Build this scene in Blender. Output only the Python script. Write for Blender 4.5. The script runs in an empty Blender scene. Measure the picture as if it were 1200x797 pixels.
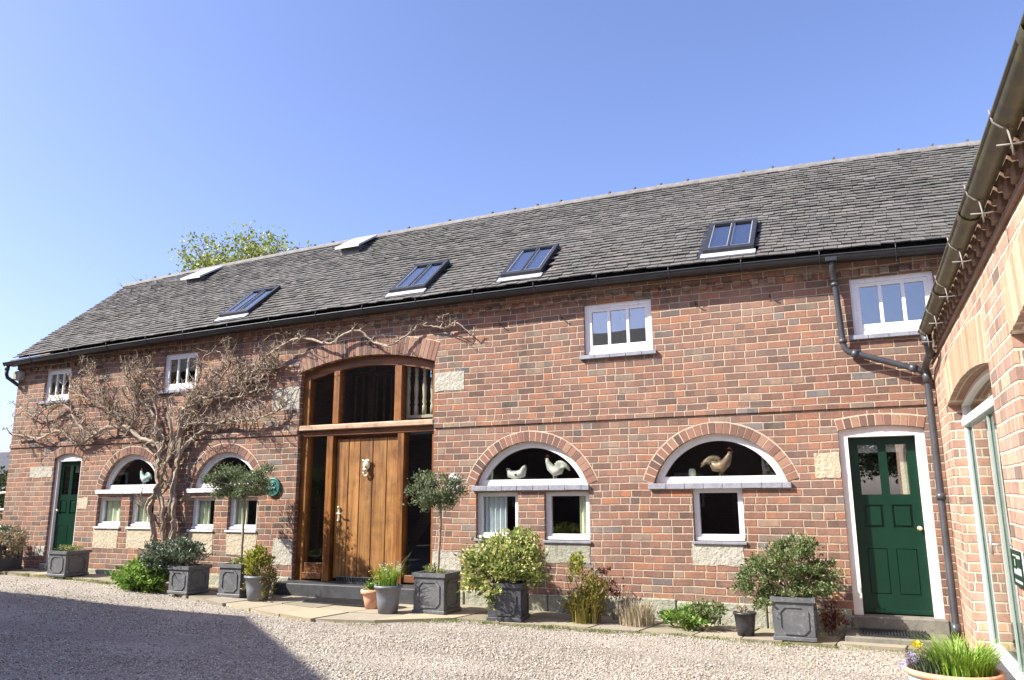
import bpy, math, random
import numpy as np
from mathutils import Vector, Matrix
from mathutils.geometry import tessellate_polygon
S = bpy.context.scene
C = S.collection
R = math.radians
random.seed(7); rng = np.random.default_rng(11)

# ------------------------------------------------------------------ camera, sky, sun, exposure
cd = bpy.data.cameras.new('camera'); cam = bpy.data.objects.new('camera', cd); C.objects.link(cam)
cd.sensor_width = 36; cd.lens = 27.13; cd.clip_end = 2000; cd.clip_start = .05
Fv = Vector((-0.39791301, 0.89510031, 0.20114837)); Rv = Vector((0.91327145, 0.40730927, -0.00586663)); Uv = Rv.cross(Fv)
cam.matrix_world = Matrix(((Rv.x, Uv.x, -Fv.x, 0), (Rv.y, Uv.y, -Fv.y, -10), (Rv.z, Uv.z, -Fv.z, 1.42), (0, 0, 0, 1)))
S.camera = cam
SUN = Vector((-1.5, -1.1, 1.6)).normalized()          # towards the sun
elev = math.asin(SUN.z); azim = math.atan2(SUN.x, SUN.y)
W = bpy.data.worlds.new('World'); S.world = W; W.use_nodes = True
nt = W.node_tree; bg = nt.nodes['Background']
sky = nt.nodes.new('ShaderNodeTexSky'); sky.sky_type = 'NISHITA'; sky.sun_disc = False
sky.sun_elevation = elev; sky.sun_rotation = azim; sky.air_density = 1.0; sky.dust_density = 1.9; sky.ozone_density = 2.0; sky.altitude = 50
tn = nt.nodes.new('ShaderNodeMix'); tn.data_type = 'RGBA'; tn.blend_type = 'MULTIPLY'; tn.inputs[0].default_value = 1; tn.inputs[7].default_value = (1.08, 1.04, 1.30, 1)
nt.links.new(sky.outputs[0], tn.inputs[6]); nt.links.new(tn.outputs[2], bg.inputs[0]); bg.inputs[1].default_value = .090
sl = bpy.data.lights.new('sun', 'SUN'); sl.energy = 4.6; sl.angle = R(.55); sl.color = (1, .95, .86)
so = bpy.data.objects.new('sun', sl); C.objects.link(so); so.rotation_euler = SUN.to_track_quat('Z', 'Y').to_euler(); so.location = (-20, -12, 25)
S.view_settings.view_transform = 'Standard'; S.view_settings.look = 'None'; S.view_settings.exposure = 1.32; S.view_settings.gamma = 1
S.render.engine = 'CYCLES'; S.cycles.max_bounces = 6; S.cycles.transparent_max_bounces = 12

# ------------------------------------------------------------------ material helpers
class NB:
    def __init__(s, m): s.t = m.node_tree; s.n = s.t.nodes; s.l = s.t.links
    def new(s, k, **kw):
        x = s.n.new(k)
        for a, b in kw.items(): setattr(x, a, b)
        return x
    def setin(s, node, i, v):
        if isinstance(v, bpy.types.NodeSocket): s.l.new(v, node.inputs[i])
        else: node.inputs[i].default_value = v
    def m(s, op, a, b=0, c=None, clamp=False):
        x = s.new('ShaderNodeMath', operation=op); x.use_clamp = clamp
        s.setin(x, 0, a); s.setin(x, 1, b)
        if c is not None: s.setin(x, 2, c)
        return x.outputs[0]
    def comb(s, a, b, c=0):
        x = s.new('ShaderNodeCombineXYZ'); s.setin(x, 0, a); s.setin(x, 1, b); s.setin(x, 2, c); return x.outputs[0]
    def noise(s, vec, scale, detail=3, rough=.55, col=False):
        x = s.new('ShaderNodeTexNoise'); s.setin(x, 'Vector', vec); s.setin(x, 'Scale', scale); s.setin(x, 'Detail', detail); s.setin(x, 'Roughness', rough)
        return x.outputs[1 if col else 0]
    def white(s, vec):
        x = s.new('ShaderNodeTexWhiteNoise', noise_dimensions='3D'); s.setin(x, 'Vector', vec); return x.outputs[0]
    def ramp(s, f, stops, interp='LINEAR'):
        x = s.new('ShaderNodeValToRGB'); s.setin(x, 0, f); r = x.color_ramp; r.interpolation = interp
        while len(r.elements) < len(stops): r.elements.new(.5)
        for e, (p, c) in zip(r.elements, stops): e.position = p; e.color = (*c, 1) if len(c) == 3 else c
        return x.outputs[0]
    def mix(s, f, a, b, mode='MIX'):
        x = s.new('ShaderNodeMix', data_type='RGBA', blend_type=mode); s.setin(x, 0, f)
        for i, v in ((6, a), (7, b)):
            if isinstance(v, bpy.types.NodeSocket): s.l.new(v, x.inputs[i])
            else: x.inputs[i].default_value = (*v, 1)
        return x.outputs[2]
    def mapr(s, v, a, b, c=0., d=1.):
        x = s.new('ShaderNodeMapRange'); x.clamp = True
        for i, q in enumerate((v, a, b, c, d)): s.setin(x, i, q)
        return x.outputs[0]
    def bump(s, h, strength=.5, dist=.01, nrm=None):
        x = s.new('ShaderNodeBump'); s.setin(x, 'Height', h); s.setin(x, 'Strength', strength); s.setin(x, 'Distance', dist)
        if nrm: s.setin(x, 'Normal', nrm)
        return x.outputs[0]
def mat(name):
    m = bpy.data.materials.new(name); m.use_nodes = True
    b = NB(m); bs = m.node_tree.nodes['Principled BSDF']
    return m, b, bs
def pos(b):
    g = b.new('ShaderNodeNewGeometry'); return g
def mottled(name, c1, c2, scale=6, rough=.7, metal=0, bump=.2, bscale=60, c3=None, spec=.5, bdist=.004):
    m, b, bs = mat(name); g = pos(b)
    f = b.mapr(b.noise(g.outputs['Position'], scale, 5, .65), .35, .65)
    col = b.mix(f, c1, c2)
    if c3: col = b.mix(b.mapr(b.noise(g.outputs['Position'], scale*3.7, 4, .7), .55, .68), col, c3)
    b.l.new(col, bs.inputs['Base Color']); bs.inputs['Roughness'].default_value = rough; bs.inputs['Metallic'].default_value = metal
    bs.inputs['Specular IOR Level'].default_value = spec
    if bump: b.l.new(b.bump(b.noise(g.outputs['Position'], bscale, 4, .6), bump, bdist), bs.inputs['Normal'])
    return m

def brick_mat(name, stops, ch=.0905, bl=.262, mort=(.455, .365, .265), pale=.0, orange=.0, mw=.0072, zoff=0., pal_c=(.44, .29, .21)):
    m, b, bs = mat(name); g = pos(b)
    sp = b.new('ShaderNodeSeparateXYZ'); b.l.new(g.outputs['Position'], sp.inputs[0]); x, y, z = sp.outputs
    sn = b.new('ShaderNodeSeparateXYZ'); b.l.new(g.outputs['True Normal'], sn.inputs[0])
    useY = b.m('GREATER_THAN', b.m('ABSOLUTE', sn.outputs[0]), .6)
    u = b.m('ADD', b.m('MULTIPLY', x, b.m('SUBTRACT', 1, useY)), b.m('MULTIPLY', b.m('ADD', y, .13), useY))
    P = g.outputs['Position']
    wob = b.m('MULTIPLY', b.m('SUBTRACT', b.noise(P, .8, 2), .5), .05)
    wob2 = b.m('MULTIPLY', b.m('SUBTRACT', b.noise(P, 14, 3, .6), .5), .010)
    zz = b.m('DIVIDE', b.m('ADD', b.m('ADD', z, b.m('ADD', wob, wob2)), zoff+5.0), ch)
    row = b.m('FLOOR', zz); fz = b.m('SUBTRACT', zz, row)
    rr = b.white(b.comb(row, 3.1, 7.7))
    us = b.m('ADD', b.m('DIVIDE', b.m('ADD', u, b.m('MULTIPLY', wob2, .6)), bl), b.m('ADD', b.m('MULTIPLY', b.m('MODULO', row, 2), .5), b.m('MULTIPLY', rr, .22)))
    us = b.m('ADD', us, 100)
    cell = b.m('FLOOR', us); fu = b.m('SUBTRACT', us, cell)
    r1 = b.white(b.comb(cell, row, 1.3))
    hd = b.m('LESS_THAN', r1, b.m('ADD', .13, b.m('MULTIPLY', b.m('LESS_THAN', b.m('MODULO', row, 5), .5), .22)))
    half = b.m('FLOOR', b.m('MULTIPLY', fu, 2)); fh = b.m('SUBTRACT', b.m('MULTIPLY', fu, 2), half)
    ds = b.m('MULTIPLY', b.m('MINIMUM', fu, b.m('SUBTRACT', 1, fu)), bl)
    dh = b.m('MULTIPLY', b.m('MINIMUM', fh, b.m('SUBTRACT', 1, fh)), bl/2)
    d = b.m('ADD', b.m('MULTIPLY', hd, dh), b.m('MULTIPLY', b.m('SUBTRACT', 1, hd), ds))
    dz = b.m('MULTIPLY', b.m('MINIMUM', fz, b.m('SUBTRACT', 1, fz)), ch)
    # rounded, irregular arrises
    e = b.m('SMOOTH_MIN', d, dz, .006)
    e = b.m('ADD', e, b.m('MULTIPLY', b.m('SUBTRACT', b.noise(P, 38, 5, .75), .5), .013))
    brick = b.mapr(e, mw-.0035, mw+.003)
    idv = b.comb(b.m('ADD', b.m('MULTIPLY', cell, 2), b.m('MULTIPLY', hd, half)), row, 9.1)
    r2 = b.white(idv)
    r3 = b.white(b.comb(row, b.m('ADD', cell, b.m('MULTIPLY', half, .37)), 4.4))
    tint = b.ramp(r2, stops)
    tint = b.mix(b.mapr(b.noise(P, 24, 6, .75), .36, .68, 0, .75), tint, b.mix(1, tint, (.62, .56, .54), 'MULTIPLY'))
    tint = b.mix(b.mapr(b.noise(P, 55, 4, .75), .60, .74, 0, .55), tint, pal_c)
    # large areas that are paler or warmer, as on the wall itself
    tint = b.mix(b.m('MULTIPLY', b.mapr(b.noise(P, .55, 4, .6), .40, .66), .45), tint, b.mix(.55, tint, pal_c))
    hsv = b.new('ShaderNodeHueSaturation'); b.setin(hsv, 'Value', b.m('ADD', .69, b.m('MULTIPLY', r3, .38))); b.setin(hsv, 'Saturation', b.m('ADD', .80, b.m('MULTIPLY', r3, .24))); b.setin(hsv, 'Color', tint)
    mc = b.mix(b.mapr(b.noise(P, 7, 4, .7), .35, .7), mort, tuple(c*.68 for c in mort))
    col = b.mix(brick, mc, hsv.outputs[0])
    # soot and old lime smeared over patches of the wall, joints and bricks alike
    smear = b.m('MULTIPLY', b.mapr(b.noise(P, 1.7, 6, .7), .55, .70), b.mapr(b.noise(P, 30, 4, .7), .40, .60))
    col = b.mix(b.m('MULTIPLY', smear, .5), col, pal_c)
    soot = b.m('MULTIPLY', b.mapr(b.noise(P, .9, 6, .75), .56, .68), b.mapr(b.noise(P, 18, 4, .7), .35, .65))
    col = b.mix(b.m('MULTIPLY', soot, .45), col, (.13, .10, .085))
    stain = b.mapr(b.noise(b.comb(b.m('MULTIPLY', u, 2.5), b.m('MULTIPLY', z, .5), y), 1.3, 5, .65), .52, .8, 0, .45)
    col = b.mix(stain, col, b.mix(1, col, (.55, .53, .50), 'MULTIPLY'))
    b.l.new(col, bs.inputs['Base Color']); bs.inputs['Roughness'].default_value = .88; bs.inputs['Specular IOR Level'].default_value = .25
    h = b.m('ADD', b.m('MULTIPLY', brick, 1.0), b.m('ADD', b.m('MULTIPLY', b.noise(P, 60, 5, .7), .55), b.m('MULTIPLY', r3, .35)))
    b.l.new(b.bump(h, .8, .009), bs.inputs['Normal'])
    return m
BR = [(0, (.11, .085, .07)), (.02, (.19, .18, .18)), (.04, (.165, .095, .07)), (.22, (.225, .118, .080)), (.45, (.275, .138, .092)), (.70, (.305, .152, .099)), (.86, (.36, .158, .082)), (.92, (.24, .180, .135)), (1, (.33, .225, .155))]
M = {}
M['brick'] = brick_mat('old_red_brick', BR)
BR2 = [(0, (.18, .12, .10)), (.08, (.32, .17, .12)), (.3, (.44, .23, .155)), (.6, (.52, .28, .18)), (.85, (.56, .33, .22)), (1, (.50, .36, .26))]
M['brick_wing'] = brick_mat('orange_red_brick', BR2, mort=(.66, .56, .43), pal_c=(.58, .41, .30))

def island_mat(name, stops, rough=.85, nscale=30, namt=.5, dark=(.6, .56, .54), lich=None, bump=.5, bdist=.004, spec=.25, rot=0):
    m, b, bs = mat(name); g = pos(b); P = g.outputs['Position']
    c = b.ramp(g.outputs['Random Per Island'], stops)
    c = b.mix(b.mapr(b.noise(P, nscale, 5, .7), .38, .7, 0, namt), c, b.mix(1, c, dark, 'MULTIPLY'))
    if lich:
        for (lc, sc, lo, hi, am) in lich: c = b.mix(b.mapr(b.noise(P, sc, 5, .7), lo, hi, 0, am), c, lc)
    b.l.new(c, bs.inputs['Base Color']); bs.inputs['Roughness'].default_value = rough; bs.inputs['Specular IOR Level'].default_value = spec
    b.l.new(b.bump(b.noise(P, nscale*2.3, 5, .7), bump, bdist), bs.inputs['Normal'])
    return m
M['vouss'] = island_mat('arch_brick', [(0, (.12, .08, .065)), (.2, (.19, .105, .078)), (.6, (.275, .145, .102)), (1, (.34, .205, .14))])
M['vouss_wing'] = island_mat('wing_arch_brick', [(0, (.42, .24, .16)), (.5, (.54, .32, .21)), (1, (.62, .42, .29))])
M['mortar'] = mottled('lime_mortar', (.56, .46, .345), (.44, .36, .27), 20, .95, bump=.5)
M['tile'] = island_mat('clay_roof_tile', [(0, (.080, .078, .073)), (.12, (.108, .105, .097)), (.5, (.126, .121, .111)), (.85, (.146, .139, .127)), (.97, (.17, .16, .145)), (1, (.15, .125, .105))], nscale=22, namt=.6,
    lich=[((.22, .215, .19), 9, .56, .72, .45), ((.06, .065, .045), 5, .60, .75, .45), ((.15, .142, .128), 1.1, .5, .7, .35), ((.085, .085, .06), .6, .58, .74, .5)], rough=.8)
M['ridge'] = mottled('ridge_tile', (.13, .12, .11), (.21, .20, .185), 9, .85, bump=.4, c3=(.12, .12, .10))
M['lead'] = mottled('lead_and_vent_sky_white', (.42, .43, .46), (.58, .59, .62), 14, .45, .25, .3, 30, spec=.5)
M['leadsill'] = mottled('slate_blue_tile_sill', (.19, .195, .23), (.27, .275, .31), 10, .5, 0, .3, 40, c3=(.36, .36, .38))
M['white'] = mottled('white_gloss_paint', (.80, .79, .77), (.74, .73, .70), 5, .35, 0, .08, 25, c3=(.68, .66, .62))
M['cream'] = mottled('off_white_frame_paint', (.74, .70, .66), (.66, .62, .57), 4, .5, 0, .1, 25)
M['sillwhite'] = mottled('chipped_white_sill_paint', (.78, .78, .78), (.70, .70, .72), 9, .5, 0, .5, 25, c3=(.42, .42, .46))
M['green'] = mottled('dark_green_gloss_paint', (.004, .024, .014), (.005, .030, .017), 3, .3, 0, .04, 15, spec=.28)
M['black'] = mottled('black_painted_iron', (.018, .019, .022), (.03, .031, .035), 8, .42, 0, .15, 60)
M['pipe'] = mottled('dark_grey_cast_iron', (.035, .037, .043), (.06, .062, .07), 5, .4, 0, .2, 60)
M['bracket'] = mottled('weathered_zinc', (.24, .23, .21), (.15, .135, .12), 25, .6, .1, .2)
M['mossgutter'] = mottled('mossy_iron_gutter', (.045, .046, .045), (.10, .10, .045), 5, .5, 0, .3, 50, c3=(.07, .05, .035))
M['galv'] = mottled('galvanised_metal', (.50, .50, .50), (.38, .38, .38), 15, .45, .5, .1)
M['planter'] = mottled('lead_grey_planter', (.085, .087, .092), (.125, .127, .132), 7, .55, .1, .15, 40, c3=(.20, .205, .215))
M['planter_dark'] = mottled('dark_planter', (.045, .047, .055), (.075, .077, .085), 7, .55, 0, .15, 40)
M['slate'] = mottled('dark_slate_step', (.028, .029, .031), (.055, .055, .057), 6, .6, 0, .4, 40)
M['stone'] = mottled('weathered_gritstone', (.33, .31, .25), (.45, .42, .34), 9, .9, 0, 1, 22, c3=(.25, .25, .20), bdist=.02)
M['stone_yellow'] = mottled('yellow_sandstone', (.40, .34, .23), (.49, .42, .30), 6, .9, 0, 1, 22, c3=(.34, .30, .21), bdist=.02)
M['stone_moss'] = mottled('mossy_stone', (.24, .24, .185), (.35, .34, .27), 6, .9, 0, 1, 22, c3=(.16, .20, .08), bdist=.02)
M['stepstone'] = mottled('dark_worn_step_stone', (.13, .12, .10), (.20, .185, .15), 6, .9, 0, 1, 30, c3=(.09, .10, .06))
M['terracotta'] = mottled('terracotta', (.55, .26, .15), (.66, .36, .23), 8, .8, 0, .3, 50, c3=(.62, .50, .40))
M['paleblue'] = mottled('pale_green_glaze', (.42, .52, .48), (.50, .58, .52), 8, .4, 0, .1)
M['greypot'] = mottled('blue_grey_glazed_pot', (.13, .14, .17), (.18, .19, .22), 8, .45, 0, .15)
M['blackpot'] = mottled('black_plastic_pot', (.025, .026, .029), (.035, .036, .04), 8, .4, 0, .05)
M['soil'] = mottled('potting_soil', (.03, .022, .015), (.06, .045, .03), 30, .95, 0, .8, 80)
M['brass'] = mottled('aged_brass', (.78, .70, .50), (.66, .58, .38), 20, .35, .6, .15)
M['iron'] = mottled('rusty_iron', (.09, .05, .035), (.05, .035, .03), 20, .8, .2, .3)
M['sage'] = mottled('grey_green_frame', (.24, .30, .27), (.20, .26, .23), 6, .4, 0, .05)
M['mat'] = mottled('black_rubber_mat', (.012, .012, .014), (.022, .022, .025), 20, .6, 0, .6, 120)
M['bark'] = mottled('wisteria_bark', (.25, .19, .135), (.42, .345, .26), 9, .9, 0, .8, 50, c3=(.15, .115, .085), bdist=.008)
M['twig'] = island_mat('dry_twig', [(0, (.13, .09, .06)), (.4, (.31, .235, .165)), (1, (.60, .51, .40))], nscale=20)
M['stem'] = mottled('brown_stem', (.20, .15, .10), (.28, .22, .16), 12, .85, 0, .4, 60)
M['plaster'] = mottled('interior_plaster', (.34, .32, .28), (.30, .28, .25), 2, .9, 0, 0)
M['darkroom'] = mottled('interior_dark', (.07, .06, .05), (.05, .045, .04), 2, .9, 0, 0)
M['floorwood'] = mottled('interior_floor', (.16, .10, .06), (.12, .08, .05), 3, .6, 0, 0)
M['balus'] = mottled('cream_painted_turned_wood', (.58, .50, .34), (.52, .45, .31), 5, .5, 0, 0)
M['curt'] = mottled('pale_net_curtain', (.74, .76, .74), (.66, .68, .68), 10, .9, 0, 0)
M['curty'] = mottled('yellow_green_curtain', (.72, .72, .50), (.62, .63, .42), 6, .9, 0, 0)
M['red'] = mottled('red_comb', (.45, .05, .04), (.35, .04, .03), 20, .5, 0, 0)
M['ceramic'] = mottled('white_ceramic', (.50, .485, .42), (.42, .39, .30), 18, .3, 0, .3, 40)
M['ceramic_b'] = mottled('brown_feather_glaze', (.12, .07, .04), (.26, .17, .09), 25, .4, 0, .3, 40)
M['verdigris'] = mottled('verdigris_plaque', (.02, .10, .085), (.035, .17, .14), 22, .45, .2, .5, 60)
M['pave'] = island_mat('york_stone_flag', [(0, (.22, .195, .14)), (.4, (.32, .28, .20)), (.7, (.40, .34, .23)), (1, (.28, .245, .20))], nscale=8, namt=.35, lich=[((.30, .31, .22), 4, .55, .72, .5)], bump=.5, bdist=.006)

def wood(name, c1, c2, c3, vertical=True, rough=.45):
    m, b, bs = mat(name); g = pos(b)
    mp = b.new('ShaderNodeMapping'); b.l.new(g.outputs['Position'], mp.inputs[0]); mp.inputs['Scale'].default_value = (22, 22, 1.3) if vertical else (1.3, 22, 22)
    off = b.m('MULTIPLY', g.outputs['Random Per Island'], 17.0)
    v = b.new('ShaderNodeVectorMath', operation='ADD'); b.l.new(mp.outputs[0], v.inputs[0]); b.l.new(b.comb(off, off, off), v.inputs[1])
    n = b.noise(v.outputs[0], 1.0, 6, .65)
    c = b.ramp(n, [(.28, c3), (.45, c1), (.62, c2), (.8, c1)])
    c = b.mix(b.mapr(b.noise(g.outputs['Position'], 3.2, 6, .7), .45, .68, 0, .85), c, b.mix(1, c, (.50, .44, .40), 'MULTIPLY'))
    hs = b.new('ShaderNodeHueSaturation'); b.setin(hs, 'Value', b.m('ADD', .82, b.m('MULTIPLY', g.outputs['Random Per Island'], .36))); b.setin(hs, 'Color', c)
    b.l.new(hs.outputs[0], bs.inputs['Base Color']); bs.inputs['Roughness'].default_value = rough
    b.l.new(b.bump(n, .25, .003), bs.inputs['Normal'])
    return m
M['oak_v'] = wood('oiled_oak_upright', (.20, .072, .012), (.33, .135, .022), (.08, .028, .007))
M['oak_h'] = wood('oiled_oak_rail', (.15, .055, .016), (.22, .088, .025), (.07, .027, .009), False)
M['oak_door'] = wood('weathered_oak_boards', (.25, .108, .024), (.37, .185, .052), (.09, .040, .012), rough=.5)
M['oak_pale'] = wood('bleached_oak_rail', (.52, .36, .24), (.62, .46, .33), (.38, .24, .15), False)

def glass(name, refl=.2, tint=(.9, .93, .93), rough=.0):
    m = bpy.data.materials.new(name); m.use_nodes = True; b = NB(m); b.n.clear()
    o = b.new('ShaderNodeOutputMaterial'); mx = b.new('ShaderNodeMixShader'); g = b.new('ShaderNodeBsdfGlossy'); t = b.new('ShaderNodeBsdfTransparent')
    g.inputs['Roughness'].default_value = rough; g.inputs['Color'].default_value = (1, 1, 1, 1); t.inputs[0].default_value = (*tint, 1)
    geo = b.new('ShaderNodeNewGeometry')
    dp = b.new('ShaderNodeVectorMath', operation='DOT_PRODUCT'); b.l.new(geo.outputs['Normal'], dp.inputs[0]); b.l.new(geo.outputs['Incoming'], dp.inputs[1])
    sch = b.m('ADD', .04, b.m('MULTIPLY', .96, b.m('POWER', b.m('SUBTRACT', 1, b.m('ABSOLUTE', dp.outputs['Value']), clamp=True), 5)))
    # slightly uneven old panes
    bp = b.bump(b.noise(geo.outputs['Position'], 1.7, 1), .25, .004); b.l.new(bp, g.inputs['Normal'])
    b.l.new(b.m('ADD', refl, b.m('MULTIPLY', sch, .8), clamp=True), mx.inputs[0]); b.l.new(t.outputs[0], mx.inputs[1]); b.l.new(g.outputs[0], mx.inputs[2]); b.l.new(mx.outputs[0], o.inputs[0])
    return m
M['glass'] = glass('window_glass', .015)
M['glass_up'] = glass('reflective_double_glazing', .16)
M['glass_wing'] = glass('tall_door_glass', .16, (.72, .82, .77))
M['glass_roof'] = glass('roof_window_glass', .40, (.5, .53, .55))

def leafmat(name, stops, rough=.45, trans=.35):
    m = bpy.data.materials.new(name); m.use_nodes = True; b = NB(m); bs = b.n['Principled BSDF']; o = b.n['Material Output']
    g = pos(b); c = b.ramp(g.outputs['Random Per Island'], stops)
    c = b.mix(b.mapr(b.noise(g.outputs['Position'], 5, 3), .4, .65, 0, .5), c, b.mix(1, c, (.62, .70, .55), 'MULTIPLY'))
    b.l.new(c, bs.inputs['Base Color']); bs.inputs['Roughness'].default_value = rough; bs.inputs['Specular IOR Level'].default_value = .35
    t = b.new('ShaderNodeBsdfTranslucent'); b.l.new(c, t.inputs[0]); mx = b.new('ShaderNodeMixShader'); mx.inputs[0].default_value = trans
    b.l.new(bs.outputs[0], mx.inputs[1]); b.l.new(t.outputs[0], mx.inputs[2]); b.l.new(mx.outputs[0], o.inputs[0])
    return m
M['l_grey'] = leafmat('bay_leaf', [(0, (.06, .09, .035)), (.5, (.14, .185, .085)), (.85, (.22, .26, .14)), (1, (.33, .33, .22))])
M['l_varieg'] = leafmat('variegated_leaf', [(0, (.10, .16, .03)), (.35, (.20, .27, .06)), (.6, (.46, .48, .14)), (1, (.72, .68, .34))])
M['l_azalea'] = leafmat('small_shrub_leaf', [(0, (.07, .12, .035)), (.5, (.17, .23, .09)), (.85, (.28, .33, .15)), (1, (.38, .26, .13))])
M['l_skimmia'] = leafmat('glossy_grey_green_leaf', [(0, (.03, .06, .03)), (.5, (.09, .13, .07)), (.85, (.19, .22, .15)), (1, (.34, .33, .27))], .3)
M['l_bright'] = leafmat('bright_green_leaf', [(0, (.07, .16, .025)), (.5, (.18, .31, .05)), (1, (.34, .45, .12))])
M['l_yellow'] = leafmat('yellow_green_leaf', [(0, (.14, .17, .02)), (.5, (.32, .33, .04)), (1, (.58, .52, .10))])
M['l_olive'] = leafmat('olive_leaf', [(0, (.10, .10, .02)), (.5, (.20, .19, .04)), (.85, (.34, .28, .07)), (1, (.30, .15, .06))])
M['l_grass'] = leafmat('grassy_leaf', [(0, (.10, .20, .02)), (.5, (.22, .38, .04)), (1, (.40, .52, .12))])
M['l_dry'] = leafmat('dry_stalk', [(0, (.25, .19, .12)), (.5, (.42, .34, .22)), (1, (.58, .50, .36))], .8, .2)
M['l_red'] = leafmat('red_brown_leaf', [(0, (.10, .03, .03)), (.5, (.20, .07, .06)), (1, (.30, .14, .10))])
M['l_tree'] = leafmat('spring_tree_leaf', [(0, (.14, .20, .03)), (.5, (.28, .34, .06)), (1, (.45, .46, .12))])
M['l_dark'] = leafmat('dark_hedge_leaf', [(0, (.02, .04, .012)), (.6, (.05, .08, .03)), (1, (.10, .12, .05))])
M['l_weed'] = leafmat('low_weed_leaf', [(0, (.10, .16, .03)), (.6, (.24, .28, .08)), (1, (.42, .40, .20))])
M['petal_w'] = leafmat('white_petal', [(0, (.75, .75, .72)), (1, (.8, .78, .80))])
M['petal_y'] = leafmat('yellow_petal', [(0, (.85, .70, .02)), (1, (.9, .75, .05))])
M['petal_v'] = leafmat('lilac_petal', [(0, (.45, .38, .75)), (1, (.62, .55, .85))])

def gravel_mat():
    m, b, bs = mat('pea_gravel'); g = pos(b); P = g.outputs['Position']
    v = b.new('ShaderNodeTexVoronoi'); b.setin(v, 'Vector', P); b.setin(v, 'Scale', 74)
    v2 = b.new('ShaderNodeTexVoronoi'); b.setin(v2, 'Vector', P); b.setin(v2, 'Scale', 33)
    sc = b.new('ShaderNodeSeparateColor'); b.l.new(v.outputs['Color'], sc.inputs[0])
    c = b.ramp(sc.outputs[0], [(0, (0.190, 0.166, 0.136)), (.25, (0.327, 0.287, 0.226)), (.55, (0.449, 0.404, 0.325)), (.8, (0.552, 0.511, 0.427)), (1, (0.656, 0.646, 0.572))])
    c = b.mix(b.mapr(v.outputs['Distance'], .25, .6, 0, .55), c, (.22, .17, .14))
    c = b.mix(b.mapr(b.noise(P, .9, 4, .6), .42, .68, 0, .5), c, b.mix(1, c, (.62, .60, .58), 'MULTIPLY'))
    c = b.mix(b.mapr(b.noise(P, 2.3, 5, .65), .60, .72, 0, .5), c, (.20, .17, .11))
    sx = b.new('ShaderNodeSeparateXYZ'); b.l.new(P, sx.inputs[0])
    track = b.m('SINE', b.m('ADD', b.m('MULTIPLY', sx.outputs[1], 3.6), b.m('MULTIPLY', b.noise(P, .35, 2), 5)))
    c = b.mix(b.m('MULTIPLY', b.mapr(track, .45, .95), .32), c, (.20, .17, .14))
    b.l.new(c, bs.inputs['Base Color']); bs.inputs['Roughness'].default_value = .9
    h = b.m('ADD', b.m('SUBTRACT', 1, v.outputs['Distance']), b.m('MULTIPLY', b.m('SUBTRACT', 1, v2.outputs['Distance']), 1.2))
    b.l.new(b.bump(h, .9, .012), bs.inputs['Normal'])
    return m
M['gravel'] = gravel_mat()
M['pebble'] = island_mat('gravel_stone', [(0, (0.190, 0.166, 0.136)), (.25, (0.345, 0.297, 0.235)), (.55, (0.474, 0.426, 0.341)), (.8, (0.569, 0.530, 0.444)), (1, (0.690, 0.691, 0.614))], nscale=60, namt=.3, bump=.3)

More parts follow.
